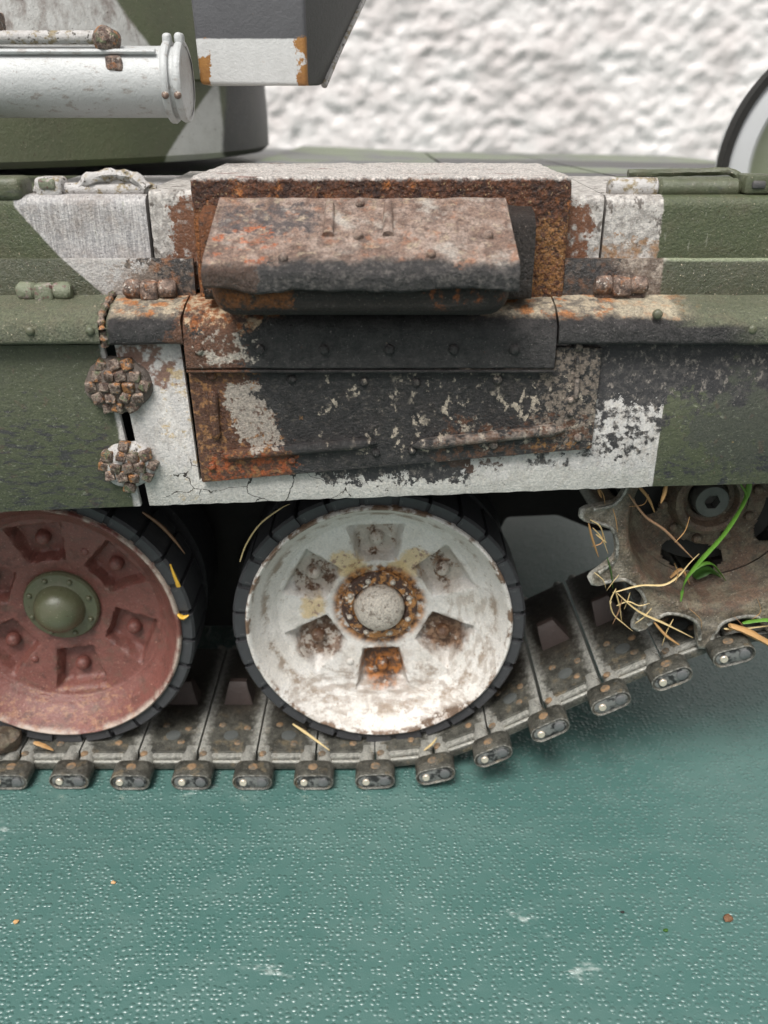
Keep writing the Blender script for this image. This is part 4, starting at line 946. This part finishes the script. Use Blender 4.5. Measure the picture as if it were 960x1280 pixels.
blade('straw', [(786, 618), (806, 645), (830, 662), (852, 684), (868, 700)], 4.5, 'stem', 'reddish brown stem running diagonally down the sprocket', 'dry grass', Y=-4.9, flat=.8)
blade('straw', [(772, 742), (798, 764), (832, 780), (866, 797)], 7, 'straw', 'pale yellow leaf trailing off the sprocket tooth', 'dry grass', Y=-5.5)
blade('straw', [(818, 778), (832, 794), (849, 806)], 7, 'tan', 'short tan straw above the track connector', 'straw', Y=-5.4, flat=.6)
blade('straw', [(770, 736), (763, 752), (767, 768), (780, 780), (791, 789)], 3.5, 'straw', 'thin cream root looping below the sprocket tooth', 'dry grass', Y=-5.6, flat=.5)
blade('straw', [(769, 738), (774, 756), (777, 776)], 5, 'straw', 'short pale straw hanging straight down from the tooth', 'straw', Y=-5.4, flat=.4)
blade('straw', [(771, 757), (785, 752), (799, 757), (812, 754)], 3, 'straw', 'thin straw lying level beside the lower left tooth', 'straw', Y=-5.5, flat=.5)
for i, (pts, wd, mt, lb) in enumerate((
    ([(736, 655), (740, 672), (748, 696)], 8, 'tan', 'tan straw wedged behind the upper left tooth'),
    ([(741, 660), (752, 672), (760, 692)], 4, 'straw', 'thin pale straw beside the wedged tan straw'),
    ([(738, 650), (750, 658), (757, 678)], 5, 'straw', 'bent pale straw on the upper left tooth'),
    ([(745, 668), (758, 678)], 5, 'straw', 'stub of straw across the upper left tooth root'),
    ([(759, 697), (764, 716), (766, 735)], 5, 'dark_leaf', 'olive stem down the edge of the sprocket rim'))):
    blade('straw', pts, wd, mt, lb, 'straw', Y=-4.9, flat=.4)
blade('straw', [(833, 606), (830, 618), (826, 629)], 9, 'tan', 'tan straw hanging from the end of the white skirt', 'straw', Y=-7.4, flat=.5)
for i, (pts, mt, lb) in enumerate((([(784, 606), (790, 622), (797, 636)], 'stem', 'brown straw tuck behind the skirt left of the hub'), ([(795, 604), (810, 622), (818, 640)], 'tan', 'tan straw poking through the sprocket spokes'), ([(748, 612), (752, 622)], 'tan', 'tan stub under the skirt at the top tooth'), ([(838, 722), (852, 712), (862, 730)], 'tan', 'tan straw inside the oval sprocket hole'))):
    blade('straw', pts, 7, mt, lb, 'straw', Y=-2.0 if i != 3 else .6, flat=.6)
blade('bark_strip', [(912, 782), (935, 790), (965, 806), (990, 816)], 17, 'tan', 'ragged brown bark strip under the sprocket at right', 'bark strip', Y=-5.8, flat=.5)
blade('straw', [(905, 786), (925, 786), (962, 782)], 5, 'straw', 'pale straw above the brown bark strip', 'straw', Y=-5.2, flat=.4)
blade('straw', [(213, 706), (222, 730), (232, 755), (243, 784)], 9, 'yellow', 'golden straw stuck on the tyre of the red wheel', 'straw', ys=[.2, .8, 2.2, 3.5], flat=.5)
blade('petal', [(222, 768), (229, 772), (236, 769)], 9, 'yellow', 'yellow petal scrap on the red wheel tyre', 'petal', Y=.2, flat=.6)
blade('straw', [(366, 905), (385, 918), (412, 938)], 4.5, 'straw', 'pale straw under the white wheel pointing down right', 'straw', ys=[-.8, -2, -4], flat=.8)
blade('straw', [(42, 928), (54, 932), (67, 938)], 8, 'tan', 'orange straw scrap under the red wheel', 'straw', Y=-2.6, flat=.6)
blade('straw', [(178, 640), (200, 656), (218, 675), (231, 692)], 6, 'stem', 'dim brown stem in the shade behind the red wheel', 'straw', Y=6, flat=.8)
blade('straw', [(530, 938), (540, 930), (546, 922)], 4, 'straw', 'tiny straw at the foot of the white wheel', 'straw', Y=-3.4, flat=.8)
for i, (px, py, s_, lb) in enumerate(((910, 1148, .75, 'brown crumb alone on the leathercloth at lower right'), (832, 1163, .35, 'tiny olive speck left of the brown crumb'), (778, 1140, .3, 'tiny dark speck on the leathercloth right of centre'), (142, 1103, .4, 'tan speck on the leathercloth at lower left'), (20, 1152, .45, 'tan speck at the left edge of the leathercloth'))):
    p = at(px, py, Z=s_ * .45); b = bmesh.new(); bmesh.ops.create_icosphere(b, subdivisions=2, radius=s_); bmesh.ops.scale(b, vec=(1, .7, .6), verts=b.verts); rough(b, s_ * .45, 1.2 / s_, i)
    tag(fin(b, 'crumb', ('crumb', 'dark_leaf', 'black', 'tan', 'tan')[i], loc=p), lb, 'crumb', 'crumbs on the leathercloth')
# clod of dried mud caught in the track at the left
p = at(8, 925, Y=-1); b = bmesh.new(); bmesh.ops.create_icosphere(b, subdivisions=3, radius=2.4); rough(b, 1.1, .5, 4)
tag(fin(b, 'mud_clod', 'mud', loc=p), 'clod of dried mud and grass in the track under the red wheel', 'mud clod')
# finer dry stalks tangled round the sprocket rim, each its own piece
rs = random.Random(21)
SPOTS = [('under the skirt above the upper left tooth', 752, 616), ('across the upper left gap of the sprocket', 800, 628), ('beside the upper left tooth', 748, 676), ('at the root of the left tooth', 768, 730), ('over the rim below the left tooth', 786, 752), ('on the lower rim left of the bottom tooth', 838, 792), ('on the lower rim right of the bottom tooth', 930, 784), ('near the oval hole of the sprocket', 846, 716)]
SPOTS += [('crossing the left tooth of the sprocket', 752, 724), ('on the rim above the bottom tooth', 872, 772), ('at the foot of the lower left tooth', 806, 772), ('in the notch right of the upper left tooth', 772, 650), ('beside the hub of the sprocket', 856, 664), ('low on the right rim of the sprocket', 946, 762), ('between the left and lower left teeth', 775, 765)]
for i, (where, px, py) in enumerate(SPOTS):
    a = rs.uniform(.6, 2.4); ln = rs.uniform(11, 19); k = rs.uniform(-5, 5)
    pts = [(px - ln * math.cos(a), py - ln * math.sin(a)), (px + k, py + k * .5), (px + ln * math.cos(a + .4), py + ln * math.sin(a + .4))]
    blade('straw', pts, rs.uniform(1.6, 3.4), rs.choice(('straw', 'tan', 'stem', 'straw')), 'fine dry stalk ' + where, 'straw', Y=-5.0 - .05 * i, flat=.4)
